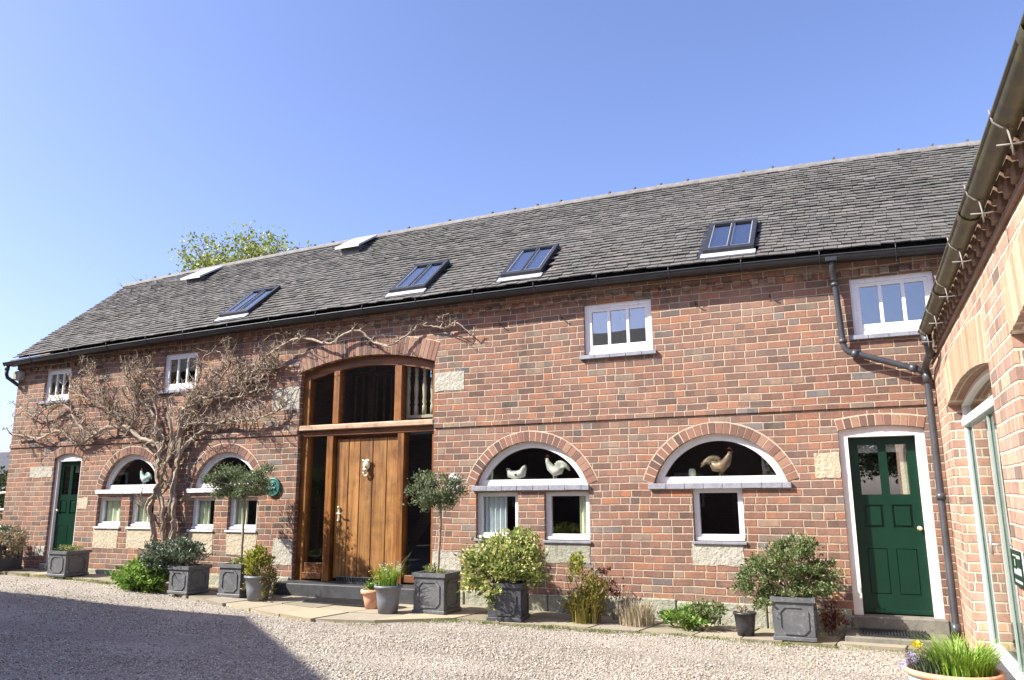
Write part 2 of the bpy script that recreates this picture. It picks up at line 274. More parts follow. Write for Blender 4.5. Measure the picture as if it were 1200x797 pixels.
# ------------------------------------------------------------------ geometry helpers
class MB:
    def __init__(s): s.v = []; s.f = []; s.sm = []
    def add(s, vs, fs, smooth=False):
        o = len(s.v); s.v += [tuple(q) for q in vs]; s.f += [tuple(i+o for i in f) for f in fs]; s.sm += [smooth]*len(fs); return s
    def box(s, x0, x1, y0, y1, z0, z1, bev=0.):
        if bev <= 0 or min(x1-x0, y1-y0, z1-z0) < 2.2*bev:
            v = [(x, y, z) for z in (z0, z1) for y in (y0, y1) for x in (x0, x1)]
            return s.add(v, [(0, 2, 3, 1), (4, 5, 7, 6), (0, 1, 5, 4), (2, 6, 7, 3), (0, 4, 6, 2), (1, 3, 7, 5)])
        b = bev; v = []; 
        for z in (0, 1):
            for y in (0, 1):
                for x in (0, 1):
                    X, Y, Z = (x0, x1)[x], (y0, y1)[y], (z0, z1)[z]; dx, dy, dz = b*(1-2*x), b*(1-2*y), b*(1-2*z)
                    v += [(X, Y+dy, Z+dz), (X+dx, Y, Z+dz), (X+dx, Y+dy, Z)]
        I = lambda x, y, z, k: (z*4+y*2+x)*3+k
        f = [(I(0,0,0,0), I(0,0,1,0), I(0,1,1,0), I(0,1,0,0)), (I(1,0,0,0), I(1,1,0,0), I(1,1,1,0), I(1,0,1,0)),
             (I(0,0,0,1), I(1,0,0,1), I(1,0,1,1), I(0,0,1,1)), (I(0,1,0,1), I(0,1,1,1), I(1,1,1,1), I(1,1,0,1)),
             (I(0,0,0,2), I(0,1,0,2), I(1,1,0,2), I(1,0,0,2)), (I(0,0,1,2), I(1,0,1,2), I(1,1,1,2), I(0,1,1,2))]
        for z in (0, 1):
            for y in (0, 1):
                q = (I(0,y,z,1), I(1,y,z,1), I(1,y,z,2), I(0,y,z,2)); f.append(q if (y == z) == False else q[::-1])
            for x in (0, 1):
                q = (I(x,0,z,0), I(x,1,z,0), I(x,1,z,2), I(x,0,z,2)); f.append(q)
        for x in (0, 1):
            for y in (0, 1): f.append((I(x,y,0,0), I(x,y,1,0), I(x,y,1,1), I(x,y,0,1)))
        for x in (0, 1):
            for y in (0, 1):
                for z in (0, 1): f.append((I(x,y,z,0), I(x,y,z,1), I(x,y,z,2)))
        return s.add(v, f)
    def tube(s, pts, r, n=8, cap=True, smooth=True):
        pts = [Vector(p) for p in pts]; k = len(pts); rs = r if isinstance(r, (list, tuple)) else [r]*k
        vs = []; a = None
        for i, p in enumerate(pts):
            t = (pts[min(i+1, k-1)]-pts[max(i-1, 0)])
            if t.length < 1e-9: t = Vector((0, 0, 1))
            t.normalize()
            if a is None: a = t.orthogonal().normalized()
            else:
                a = a-t*a.dot(t)
                a = a.normalized() if a.length > 1e-6 else t.orthogonal().normalized()
            c = t.cross(a)
            for j in range(n):
                q = 2*math.pi*j/n; vs.append(p+(a*math.cos(q)+c*math.sin(q))*rs[i])
        fs = [(i*n+j, i*n+(j+1) % n, (i+1)*n+(j+1) % n, (i+1)*n+j) for i in range(k-1) for j in range(n)]
        if cap: fs += [tuple(range(n))[::-1], tuple(range((k-1)*n, k*n))]
        return s.add(vs, fs, smooth)
    def lathe(s, prof, c=(0, 0, 0), n=24, smooth=True, sx=1, sy=1):
        vs = []; k = len(prof)
        for (r, z) in prof:
            for j in range(n):
                q = 2*math.pi*j/n; vs.append((c[0]+r*math.cos(q)*sx, c[1]+r*math.sin(q)*sy, c[2]+z))
        return s.add(vs, [(i*n+j, i*n+(j+1) % n, (i+1)*n+(j+1) % n, (i+1)*n+j) for i in range(k-1) for j in range(n)], smooth)
    def ball(s, c, r, seg=12, rings=8, ax=(1, 1, 1)):
        prof = [(max(1e-4, math.sin(math.pi*i/rings))*r, -math.cos(math.pi*i/rings)*r) for i in range(rings+1)]
        o = len(s.v); s.lathe(prof, (0, 0, 0), seg)
        for i in range(o, len(s.v)): v = s.v[i]; s.v[i] = (c[0]+v[0]*ax[0], c[1]+v[1]*ax[1], c[2]+v[2]*ax[2])
        return s
    def plate(s, outer, holes, t, mp, t0=0.):
        loops = [outer]+list(holes); flat = [p for l in loops for p in l]; n = len(flat)
        tris = tessellate_polygon([[Vector((u, v, 0)) for u, v in l] for l in loops])
        vs = [mp(u, v, t0) for u, v in flat]+[mp(u, v, t0+t) for u, v in flat]
        nrm = (Vector(mp(0, 0, 1))-Vector(mp(0, 0, 0)))
        fs = []
        for a, b_, c in tris:
            e = (Vector(vs[b_])-Vector(vs[a])).cross(Vector(vs[c])-Vector(vs[a]))
            if e.dot(nrm) > 0: a, b_, c = a, c, b_
            fs += [(a, b_, c), (a+n, c+n, b_+n)]
        o = 0
        for li, l in enumerate(loops):
            k = len(l); ar = sum(l[i][0]*l[(i+1) % k][1]-l[(i+1) % k][0]*l[i][1] for i in range(k))
            for i in range(k):
                a, b_ = o+i, o+(i+1) % k; fs.append((a, b_, b_+n, a+n) if (ar > 0) == (li == 0) else (b_, a, a+n, b_+n))
            o += k
        return s.add(vs, fs)
    def xf(s, mt):
        s.v = [tuple(mt @ Vector(v)) for v in s.v]; return s
    def build(s, name, m, parent=None, world=True):
        me = bpy.data.meshes.new(name); v = s.v
        if parent is not None and world: l = parent_world(parent); v = [(a-l[0], b_-l[1], c-l[2]) for a, b_, c in v]
        me.from_pydata(v, [], s.f); me.polygons.foreach_set('use_smooth', s.sm); me.materials.append(m); me.update()
        o = bpy.data.objects.new(name, me); C.objects.link(o)
        if parent is not None: o.parent = parent
        return o
def parent_world(o):
    l = Vector((0, 0, 0))
    while o is not None: l = l+o.location; o = o.parent
    return l
def fcd(u, v, w): return (u, w, v)                 # facade: w goes into the wall (+y)
def wng(u, v, w): return (WX+w, u, v)              # wing: u = y, w goes into the wall (+x)
WX = .86
def thing(name, label, cat, loc=(0, 0, 0), group=None):
    o = bpy.data.objects.new(name, None); C.objects.link(o); o.location = loc; o.empty_display_size = .2
    o['label'] = label; o['category'] = cat
    if group: o['group'] = group
    return o
def tag(o, label, cat, group=None):
    o['label'] = label; o['category'] = cat
    if group: o['group'] = group
    return o
def kind(o, k): o['kind'] = k; return o
def arc(x0, x1, zs, rise, n=24):     # from right to left over the top
    w = (x1-x0)/2; Rr = (w*w+rise*rise)/(2*rise); cz = zs+rise-Rr; cx = (x0+x1)/2; a = math.asin(min(1, w/Rr))
    if rise > w: a = math.pi-a
    return [(cx+Rr*math.sin(a-2*a*i/n), cz+Rr*math.cos(a-2*a*i/n)) for i in range(n+1)], (cx, cz, Rr, a)
def rect(x0, x1, z0, z1): return [(x0, z0), (x1, z0), (x1, z1), (x0, z1)]
def archpoly(x0, x1, z0, zs, rise, n=24):
    p, _ = arc(x0, x1, zs, rise, n); q = [(x0, z0), (x1, z0)] if z0 < zs-1e-6 else []
    return q+p
def voussoirs(x0, x1, zs, rise, th, mp, parent, name='brick_arch', m='vouss', bw=.088, out=.007, mortar='mortar', cut=True, lift=0.0):
    _, (cx, cz, Rr, a) = arc(x0, x1, zs, rise); R0 = Rr+lift
    n = max(5, int(round(2*a*(R0+th*.3)/bw))); mb = MB(); 
    for i in range(n):
        t0 = a-2*a*i/n; t1 = a-2*a*(i+1)/n; g = .0068; j = rng.uniform(-.0025, .0025); jo = rng.uniform(-.004, .004)
        P = []
        for (rr, q, sgn) in ((R0+.001, t0, -1), (R0+th+jo, t0, -1), (R0+th+jo, t1, 1), (R0+.001, t1, 1)):
            qq = q+sgn*g/rr; P.append((cx+rr*math.sin(qq), cz+rr*math.cos(qq)))
        mb.plate(P[::-1], [], .05, mp, -out+j)
    o = mb.build(name, M[m], parent)
    ring = [(cx+(R0+th+.014)*math.sin(a-2*a*i/30), cz+(R0+th+.014)*math.cos(a-2*a*i/30)) for i in range(31)]
    inn = [(cx+R0*math.sin(a-2*a*i/30), cz+R0*math.cos(a-2*a*i/30)) for i in range(31)]
    MB().plate(ring+inn[::-1], [], .04, mp, -.0022).build('arch_mortar', M[mortar], o)
    return o
def tubeline(pts, sub=4, wig=0., yj=0.):
    """Catmull-Rom through 3-D points with small wiggle"""
    P = [Vector(p) for p in pts]; out = []
    for i in range(len(P)-1):
        p0, p1, p2, p3 = P[max(i-1, 0)], P[i], P[i+1], P[min(i+2, len(P)-1)]
        for k in range(sub):
            t = k/sub; q = .5*((2*p1)+(-p0+p2)*t+(2*p0-5*p1+4*p2-p3)*t*t+(-p0+3*p1-3*p2+p3)*t**3)
            out.append(q+Vector((random.uniform(-wig, wig), random.uniform(-wig, wig), random.uniform(-wig, wig))))
    out.append(P[-1]); return out
def fastmesh(name, V, Fq, m, parent=None, loc=None):
    """V (n,3) numpy, Fq (k,m) numpy faces of equal length"""
    me = bpy.data.meshes.new(name); V = np.asarray(V, float)
    if parent is not None: l = parent_world(parent); V = V-np.array(l[:])
    me.vertices.add(len(V)); me.vertices.foreach_set('co', V.ravel())
    k = Fq.shape[1]; me.loops.add(Fq.size); me.loops.foreach_set('vertex_index', Fq.ravel().astype(np.int32))
    me.polygons.add(len(Fq)); me.polygons.foreach_set('loop_start', np.arange(0, Fq.size, k, dtype=np.int32))
    me.materials.append(m); me.update(calc_edges=True)
    o = bpy.data.objects.new(name, me); C.objects.link(o)
    if parent is not None: o.parent = parent
    return o
def leaves(P, size, name, m, parent=None, aspect=.5, up=.35, outc=None, jit=.4):
    """folded leaf (2 quads) at each point of P"""
    P = np.asarray(P, float); n = len(P); d = rng.normal(size=(n, 3))
    if outc is not None: o_ = P-np.asarray(outc); o_ /= np.linalg.norm(o_, axis=1)[:, None]+1e-9; d = d*.75+o_*.9
    d[:, 2] += up; d /= np.linalg.norm(d, axis=1)[:, None]+1e-9
    s = np.cross(d, rng.normal(size=(n, 3))); s /= np.linalg.norm(s, axis=1)[:, None]+1e-9
    nn = np.cross(d, s); L = size*rng.uniform(1-jit, 1+jit, (n, 1)); Wd = L*aspect
    tip = P+d*L; mid = P+d*L*.5; a = mid+s*Wd*.5+nn*Wd*.22; b_ = mid-s*Wd*.5+nn*Wd*.22
    V = np.stack([P, a, tip, b_], 1).reshape(-1, 3)
    i = np.arange(n)*4; F3 = np.concatenate([np.stack([i, i+1, i+2], 1), np.stack([i, i+2, i+3], 1)])
    return fastmesh(name, V, F3, m, parent)
def blobpts(c, rad, n, clumps=30, spread=.16, fill=.35, flat=0):
    """points gathered into clumps over an uneven ellipsoid"""
    c = np.array(c, float); rad = np.array(rad, float)
    d = rng.normal(size=(clumps, 3)); d /= np.linalg.norm(d, axis=1)[:, None]; rr = rng.uniform(fill, 1, (clumps, 1))**.6
    cc = c+d*rr*rad*rng.uniform(.75, 1.08, (clumps, 1)); k = rng.integers(0, clumps, n)
    w = rng.uniform(.6, 1.5, clumps)
    return cc[k]+rng.normal(size=(n, 3))*rad*spread*w[k][:, None]
def blades(c, r, n, h, name, m, parent, lean=.5, w=.008, seg=3, hj=.4):
    """grass-like bent blades"""
    V = []; Fq = []
    for i in range(n):
        q = random.uniform(0, 6.283); rr = r*math.sqrt(random.random()); b0 = Vector((c[0]+rr*math.cos(q), c[1]+rr*math.sin(q), c[2]))
        H = h*random.uniform(1-hj, 1+hj*.4); q2 = q+random.uniform(-.9, .9); ln = lean*H*random.uniform(.2, 1.2)
        side = Vector((-math.sin(q2), math.cos(q2), 0))*w*random.uniform(.6, 1.3)
        o = len(V)
        for k in range(seg+1):
            t = k/seg; p = b0+Vector((math.cos(q2)*ln*t*t, math.sin(q2)*ln*t*t, H*(t-.18*t*t*lean*1.5))); ww = side*(1-t*.85)
            V += [p-ww, p+ww]
        Fq += [(o+2*k, o+2*k+1, o+2*k+3, o+2*k+2) for k in range(seg)]
    return fastmesh(name, np.array([v[:] for v in V]), np.array(Fq), m, parent)

GX = [-60, -16, -12.7, -8, -5, -1, 60]; GZ = [.6, .20, .14, -.01, -.05, -.13, -.13]
def gz(x): return float(np.interp(x, GX, GZ))

# ------------------------------------------------------------------ ground
def ground():
    xs = np.unique(np.concatenate([np.linspace(-400, -30, 12), np.linspace(-30, 8, 96), np.linspace(8, 400, 12)]))
    ys = np.unique(np.concatenate([np.linspace(-400, -14, 12), np.linspace(-14, 1, 61), np.linspace(1, 400, 12)]))
    X, Y = np.meshgrid(xs, ys); Z = np.interp(X, GX, GZ); near = (X > -22) & (X < 5) & (Y > -13) & (Y < 0)
    Z = Z+near*(np.sin(X*1.9+Y*1.3)*.008+np.sin(X*.7-Y*2.3+1)*.010+rng.normal(size=X.shape)*.003)-.012
    V = np.stack([X, Y, Z], -1).reshape(-1, 3); nx = len(xs); i, j = np.meshgrid(np.arange(nx-1), np.arange(len(ys)-1)); a = (j*nx+i).ravel()
    o = fastmesh('ground', V, np.stack([a, a+1, a+nx+1, a+nx], 1), M['gravel']); kind(o, 'structure')
    for p in o.data.polygons: p.use_smooth = True
ground()
EDGE = [(-16.5, -.62), (-14, -.60), (-12, -.62), (-10.2, -.75), (-9.0, -1.18), (-8.2, -1.38), (-7.3, -1.62), (-6.2, -1.92), (-5.6, -1.98), (-5.15, -1.50), (-4.7, -1.12), (-3.9, -1.10), (-3, -.98), (-2, -.86), (-1, -.80), (.0, -.74), (.86, -.70)]
def edge(x): return float(np.interp(x, [e[0] for e in EDGE], [e[1] for e in EDGE]))
def pebbles():
    n = 125000; X = rng.uniform(-13.5, 1.0, n); d = rng.uniform(0, 1, n)**.75; Y = -.7-d*6.0
    k = Y < np.array([edge(x) for x in X])-.0; dist = np.hypot(X, Y+10); k &= (Y > -9.2)
    k &= rng.uniform(0, 1, n) < np.clip(1.35-dist/16, .25, 1)*np.clip(.75+.5*np.sin(Y*3.6+1.5*np.sin(X*.6)+X*.25)+.25*np.sin(X*2.1+Y*1.7), .22, 1)
    X = X[k]; Y = Y[k]; n = len(X); Z = np.interp(X, GX, GZ)-.008+np.sin(X*1.9+Y*1.3)*.008+np.sin(X*.7-Y*2.3+1)*.010
    base = np.array([(1, 0, 0), (0, 1, 0), (-1, 0, 0), (0, -1, 0), (0, 0, 1), (0, 0, -1)], float)
    s = rng.uniform(.0048, .0125, (n, 1, 1))**1.0; V = base[None]*s*rng.uniform(.6, 1.25, (n, 1, 3)); V += rng.normal(size=V.shape)*s*.18
    a = rng.uniform(0, 6.28, n); t = rng.uniform(-.5, .5, n); ca, sa, ct, st = np.cos(a), np.sin(a), np.cos(t), np.sin(t)
    x, y, z = V[..., 0], V[..., 1], V[..., 2]*.7; y2 = y*ct[:, None]-z*st[:, None]; z2 = y*st[:, None]+z*ct[:, None]
    V = np.stack([x*ca[:, None]-y2*sa[:, None]+X[:, None], x*sa[:, None]+y2*ca[:, None]+Y[:, None], z2+Z[:, None]+.004], -1).reshape(-1, 3)
    f = np.array([(0, 1, 4), (1, 2, 4), (2, 3, 4), (3, 0, 4), (1, 0, 5), (2, 1, 5), (3, 2, 5), (0, 3, 5)])
    Fq = (np.arange(n)[:, None, None]*6+f[None]).reshape(-1, 3)
    o = fastmesh('gravel', V, Fq, M['pebble']); kind(o, 'stuff'); tag(o, 'loose pale pinkish gravel stones scattered over the yard', 'gravel')
    for p in (): pass
    me = o.data; me.polygons.foreach_set('use_smooth', [True]*len(me.polygons))
pebbles()
# stone paving along the wall and flags in front of the oak door
def paving():
    mb = MB(); x = -16.4
    while x < .84:
        w = random.uniform(.42, .72); x1 = min(x+w, .855)
        ya, yb = edge(x), edge(x1)
        rows = 1 if min(-ya, -yb) < .75 else (2 if min(-ya, -yb) < 1.2 else 3)
        for r in range(rows):
            y0a, y0b = ya*(r+1)/rows, yb*(r+1)/rows; y1a, y1b = ya*r/rows, yb*r/rows; g = .012
            jx = random.uniform(-.0, .0)
            zt = lambda X: gz(X)+.028+random.uniform(-.003, .003)
            P = [(x+g, y0a+g), (x1-g, y0b+g), (x1-g, y1b-g), (x+g, y1a-g)]
            dzs = random.uniform(-.006, .006); sk = -.16*(-P[0][1])
            sh_ = [(p[0]+.16*p[1]+.08, p[1]) for p in P]; P = [(min(max(q[0]+random.uniform(-.006, .006), -16.5), .85), q[1]) for q in sh_]
            vs = [(p[0], p[1]+(random.uniform(-.045, .03) if (r == rows-1 and i < 2) else 0), gz(p[0])+.030+dzs) for i, p in enumerate(P)]+[(p[0], p[1], gz(p[0])-.08) for p in P]
            mb.add(vs, [(0, 1, 2, 3), (0, 4, 5, 1), (1, 5, 6, 2), (2, 6, 7, 3), (3, 7, 4, 0)])
        x = x1
    kind(mb.build('paving', M['pave']), 'structure')
paving()

# ------------------------------------------------------------------ the brick barn
barn = thing('converted_barn', 'long two-storey red brick barn with grey tiled roof and arched windows', 'house', (-5, 0, 0))
XL, XR, BK = -15.30, 5.4, 5.0
def hump(x): return -.21*((x+4)/11.3)**2 if x < -4 else -.10*((x+4)/5)**2
LUN = [(-12.62, -11.20, 1.62, .62), (-10.43, -9.00, 1.62, .60), (-5.03, -3.35, 1.60, .60), (-2.45, -.82, 1.60, .61)]
SMALL = [(-12.69, -12.08, .97, 1.48), (-11.87, -11.28, .97, 1.48), (-10.43, -9.89, .94, 1.47), (-9.60, -8.98, .94, 1.47),
         (-5.02, -4.37, .87, 1.505), (-3.98, -3.335, .865, 1.505), (-1.97, -1.355, .885, 1.53)]
UP = [(-14.51, -13.78, 3.33, 3.96), (-11.33, -10.52, 3.345, 4.01), (-3.35, -2.39, 3.345, 4.07), (.07, .975, 3.315, 4.03)]
OAK = (-8.22, -5.72, .20, 3.46, .19); GD = (-.21, .705, .10, 2.185, .05); LD = (-13.97, -13.22, .30, 2.21, .09)
holes = []
for (x0, x1, z0, z1) in SMALL+UP: holes.append(rect(x0, x1, z0, z1))
for (x0, x1, zs, r) in LUN: holes.append(archpoly(x0, x1, zs, zs, r, 28))
for d in (OAK, GD, LD): holes.append(archpoly(d[0], d[1], -.28, d[3], d[4], 20))
outer = [(XL+.03, -.35), (XR, -.35), (XR, 4.3)]+[(x, 4.33+hump(x)) for x in np.linspace(XR, XL-.02, 24)]
MB().plate(outer, holes, .34, fcd).build('wall', M['brick'], barn)
# gable walls, back wall, floors and ceilings: the rooms behind the glass
def gable_poly(zlow=-.35): return [(.341, zlow), (BK-.001, zlow), (BK-.001, 4.05), (2.5, 6.25), (.341, 4.35)]
gb = MB().plate(gable_poly(), [], .33, lambda u, v, w: (XL+w, u, v)); gb.build('gable_wall', M['brick'], barn)
MB().plate(gable_poly(), [], .33, lambda u, v, w: (XR-.33+w, u, v)).build('gable_wall', M['brick'], barn)
MB().box(XL+.33, XR-.33, BK-.33, BK, -.35, 4.05).build('rear_wall', M['brick'], barn)
MB().box(XL+.34, XR-.34, .345, BK-.34, -.2, .0).build('ground_floor', M['floorwood'], barn)
fl = MB(); fl.box(XL+.34, -8.6, .345, BK-.34, 2.52, 2.72); fl.box(-5.3, XR-.34, .345, BK-.34, 2.52, 2.72); fl.box(-8.59, -5.31, 1.6, BK-.34, 2.52, 2.72)
fl.build('upper_floor', M['plaster'], barn)
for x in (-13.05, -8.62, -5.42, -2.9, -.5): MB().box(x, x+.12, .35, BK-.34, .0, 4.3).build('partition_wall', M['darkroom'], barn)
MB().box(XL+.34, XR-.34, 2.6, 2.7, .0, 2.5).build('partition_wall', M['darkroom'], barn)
# string course, dentils, plinth
sc = MB(); sc.box(XL-.005, OAK[0]-.01, -.024, .01, 2.445, 2.528, .004); sc.box(OAK[1]+.01, WX-.005, -.024, .01, 2.445, 2.528, .004); sc.build('string_course', M['brick'], barn)
dn = MB(); x = XL+.02
while x < 1.8:
    h = hump(x); dn.box(x, x+.105, -.045, .02, 4.115+h*.9, 4.195+h*.9, .004); x += .215
cc = dn; xs = np.linspace(XL, 2.2, 34)
for a, b_ in zip(xs[:-1], xs[1:]):
    ha, hb = hump(a)*.9, hump(b_)*.9; vs = [(a, -.06, 4.197+ha), (b_, -.06, 4.197+hb), (b_, .02, 4.197+hb), (a, .02, 4.197+ha), (a, -.06, 4.30+ha), (b_, -.06, 4.30+hb), (b_, .02, 4.30+hb), (a, .02, 4.30+ha)]
    cc.add(vs, [(0, 3, 2, 1), (4, 5, 6, 7), (0, 1, 5, 4), (2, 3, 7, 6)])
cc.build('eaves_course', M['brick'], barn)
pl = MB(); x = -5.68
while x < GD[0]-.05:
    w = min(random.uniform(.4, .8), GD[0]-.012-x); pl.box(x, x+w-.012, -.035+random.uniform(-.008, .008), .02, -.35, .17+random.uniform(-.015, .015), .012); x += w
pl.build('stone_plinth', M['stone_moss'], barn); pl = MB(); x = -12.9
while x < OAK[0]-.06:
    w = min(random.uniform(.4, .8), OAK[0]-.02-x); pl.box(x, x+w-.012, -.03, .02, -.3, .24+random.uniform(-.01, .01), .012); x += w
pl.build('stone_plinth', M['stone_moss'], barn)
# pale stone blocks let into the brickwork
for (x0, x1, z0, z1, m) in [(-5.717, -5.22, 2.99, 3.27, 'stone'), (-8.79, -8.235, 2.86, 3.24, 'stone'), (-.50, -.215, 1.64, 1.93, 'stone_yellow'), (-14.63, -14.0, 1.87, 2.07, 'stone'),
        (-3.97, -3.34, .575, .835, 'stone_moss'), (-5.0, -4.38, .575, .835, 'stone'), (-2.005, -1.38, .60, .855, 'stone'), (-12.72, -12.1, .60, .935, 'stone_yellow'), (-11.87, -11.25, .60, .935, 'stone_yellow'),
        (-10.42, -9.88, .56, .90, 'stone_yellow'), (-9.58, -8.95, .56, .90, 'stone_yellow'), (-8.62, -8.235, .42, .82, 'stone'), (-13.2, -12.95, 1.28, 1.48, 'stone_yellow'), (-14.25, -13.985, .42, .60, 'stone'),
        (-5.71, -5.25, .33, .68, 'stone'), (-5.2, -4.75, 1.93, 2.05, 'brick'), (.0, .0, 0, 0, '')][:15]:
    jj = lambda k: random.uniform(-k, k); n_ = 5
    pts = [(x0+(x1-x0)*i/n_, z0+jj(.010)) for i in range(n_)]+[(x1+jj(.010), z0+(z1-z0)*i/3) for i in range(3)]+[(x1-(x1-x0)*i/n_, z1+jj(.010)) for i in range(n_)]+[(x0+jj(.010), z1-(z1-z0)*i/3) for i in range(3)]
    MB().plate(pts, [], .03, fcd, -.005).build('stone_block', M[m], barn)
MB().box(XL-.07, XL+.16, -.10, .05, 3.80, 3.98, .02).build('stone_corbel', M['stone'], barn)
# arches
for (x0, x1, zs, r) in LUN: voussoirs(x0-.005, x1+.005, zs, r, .135, fcd, barn)
voussoirs(OAK[0], OAK[1], OAK[3], OAK[4], .29, fcd, barn, bw=.074)
voussoirs(GD[0], GD[1], GD[3], GD[4], .125, fcd, barn, bw=.085)
voussoirs(LD[0], LD[1], LD[3], LD[4], .14, fcd, barn, bw=.085)

# windows
def lunette(x0, x1, zs, r, lead='leadsill', sillx=None, dl=0):
    o = archpoly(x0, x1, zs, zs, r, 32)[::-1]; f = .085
    _, (cx, cz, Rr, a) = arc(x0, x1, zs, r); R2 = Rr-f; zb = zs+f*.95; a2 = math.acos((zb-cz)/R2)
    inn = [(cx+R2*math.sin(a2-2*a2*i/30), cz+R2*math.cos(a2-2*a2*i/30)) for i in range(31)]
    fr = MB().plate([(x, z) for x, z in o][::-1], [inn], .06, fcd, .075).build('arched_window', M['white'], barn)
    MB().plate(inn, [], .008, fcd, .10).build('pane', M['glass'], fr)
    sx0, sx1 = sillx; s = MB(); x = sx0
    while x < sx1-.01:
        w = min(.235, sx1-x); s.box(x, x+w-.003, -.045, .09, zs-.075+random.uniform(-.002, .002), zs-.006, .005); x += w
    s.build('sill', M[lead], fr)
    return fr
LS = [(-12.73, -11.16), (-10.52, -8.95), (-5.07, -3.32), (-2.52, -.77)]
for (l, sx) in zip(LUN, LS): lunette(*l, lead='sillwhite' if l[0] < -8 else 'leadsill', sillx=sx)
def smallwin(x0, x1, z0, z1, sill):
    f = .07; fr = MB().plate(rect(x0+.002, x1-.002, z0+.002, z1-.002), [rect(x0+f, x1-f, z0+f*1.2, z1-f*.8)], .06, fcd, .07)
    fr.box(x0+.004, x1-.004, .03, .0695, z0+.004, z0+.05, .008)
    o = fr.build('window', M['white'], barn); MB().box(x0+f-.005, x1-f+.005, .10, .108, z0+f*1.2-.005, z1-f*.8+.005).build('pane', M['glass'], o)
    MB().box(x0-.02, x1+.02, -.03, .028, z0-.035, z0+.0, .006).build('sill', M[sill], o)
for s_ in SMALL: smallwin(*s_, 'sillwhite' if s_[0] < -8 else 'leadsill')
def upwin(x0, x1, z0, z1):
    w = x1-x0; f = .055; fr = MB().plate(rect(x0+.002, x1-.002, z0+.002, z1-.002), [rect(x0+f, x1-f, z0+f, z1-f*1.1)], .07, fcd, .045)
    o = fr.build('window', M['white'], barn)
    a, b_, c, d = x0+f+.001, x1-f-.001, z0+f+.001, z1-f*1.1-.001; g = .045 if w > .85 else .035; bar = .038 if w > .85 else .03
    pw_ = (b_-a-2*g-2*bar)/3; hs = [rect(a+g+i*(pw_+bar), a+g+i*(pw_+bar)+pw_, c+g*1.9, d-g) for i in range(3)]
    MB().plate(rect(a, b_, c, d), hs, .04, fcd, .055).build('sash', M['white'], o)
    for i in range(3): MB().box(hs[i][0][0]-.004, hs[i][1][0]+.004, .078, .085, c+g*1.9-.004, d-g+.004).build('pane', M['glass_up' if x0 > -8 else 'glass'], o)
    s = MB(); x = x0-.06
    while x < x1+.05: e = min(x+.22, x1+.055); s.box(x, e-.003, -.05, .044, z0-.055, z0-.001, .005); x = e+.0001
    s.build('sill', M['leadsill'], o)
for u_ in UP: upwin(*u_)

# oak screen with the boarded door
oak = MB(); x0, x1, zb, zs, rise = OAK
o_out = archpoly(x0+.003, x1-.003, zb, zs, rise-.003, 24)
def atop(x, inset):                     # height of the arch over x
    _, (cx, cz, Rr, a) = arc(x0, x1, zs, rise); return cz+math.sqrt(Rr*Rr-(x-cx)**2)-inset
def panel_hole(xa, xb, z0, inset, n=8): return [(xa, z0), (xb, z0)]+[(xb-(xb-xa)*i/n, atop(xb-(xb-xa)*i/n, inset)) for i in range(n+1)]
TZ = 2.50
uh = [panel_hole(-8.08, -7.62, TZ+.10, .16), panel_hole(-7.50, -6.47, TZ+.10, .15), panel_hole(-6.34, -5.80, TZ+.10, .15)]
fr = MB().plate([(x0+.003, TZ), (x1-.003, TZ)]+archpoly(x0+.003, x1-.003, zb, zs, rise-.003, 24)[2:], uh, .12, fcd, .10)
screen = fr.build('oak_screen', M['oak_h'], barn)
post = MB()
for xa, xb, z0_, z1_, y0_ in [(-7.618, -7.502, TZ+.10, 3.45, .07), (-6.468, -6.342, TZ+.10, 3.45, .07), (x0+.003, -8.082, zb, 3.40, .075), (-5.798, x1-.003, zb, 3.40, .085),
        (x0+.09, -8.075, .24, TZ-.005, .09), (-7.70, -7.575, zb, TZ-.005, .06), (-6.385, -6.27, zb, TZ-.005, .06), (-5.80, -5.735, zb, TZ-.005, .09)]:
    post.box(xa, xb, y0_, .215, z0_, min(z1_, atop((xa+xb)/2, .10)) if z1_ > 3 else z1_, .006)
post.build('post', M['oak_v'], screen)
MB().box(x0+.01, x1-.01, -.01, .098, TZ, TZ+.085, .012).build('transom', M['oak_pale'], screen)
MB().box(x0+.01, x1-.01, .05, .11, TZ-.09, TZ-.002, .006).build('rail', M['oak_h'], screen)
br = MB(); br.box(-8.07, -7.705, .09, .20, zb+.02, .46, .01); br.box(-8.07, -7.705, .05, .089, zb+.02, zb+.12, .01); br.build('bottom_panel', M['oak_h'], screen); br = MB(); br.box(-6.265, -5.805, .09, .20, zb+.02, .33, .01); br.build('bottom_panel', M['oak_h'], screen)
for h_ in uh: MB().plate(h_, [], .008, fcd, .16).build('pane', M['glass'], screen)
MB().box(-8.072, -7.702, .15, .158, .46, TZ-.09).build('pane', M['glass'], screen)
MB().box(-6.268, -5.802, .15, .158, .33, TZ-.09).build('pane', M['glass'], screen)
MB().box(-7.57, -6.39, .16, .20, TZ-.14, TZ-.091).build('door_head', M['oak_h'], screen)
door = MB(); edges_ = [-7.545, -7.31, -7.10, -6.865, -6.61, -6.40]
for a, b_ in zip(edges_[:-1], edges_[1:]): door.box(a+.004, b_-.004, .125, .165, zb+.04, TZ-.145, .007)
door.box(-7.55, -6.395, .163, .185, zb+.04, TZ-.145)
dr = door.build('plank_door', M['oak_door'], barn)
kn = MB(); KN0 = 1
kn.ball((-6.96, .10, 1.93), .062, 14, 10, (.85, .55, 1.15)); kn.ball((-6.96, .075, 1.87), .04, 12, 8, (.9, .7, .8)); kn.ball((-6.925, .085, 1.985), .02, 8, 6); kn.ball((-6.995, .085, 1.985), .02, 8, 6)
kn.ball((-6.96, .055, 1.905), .018, 8, 6, (.8, .8, 1.2))
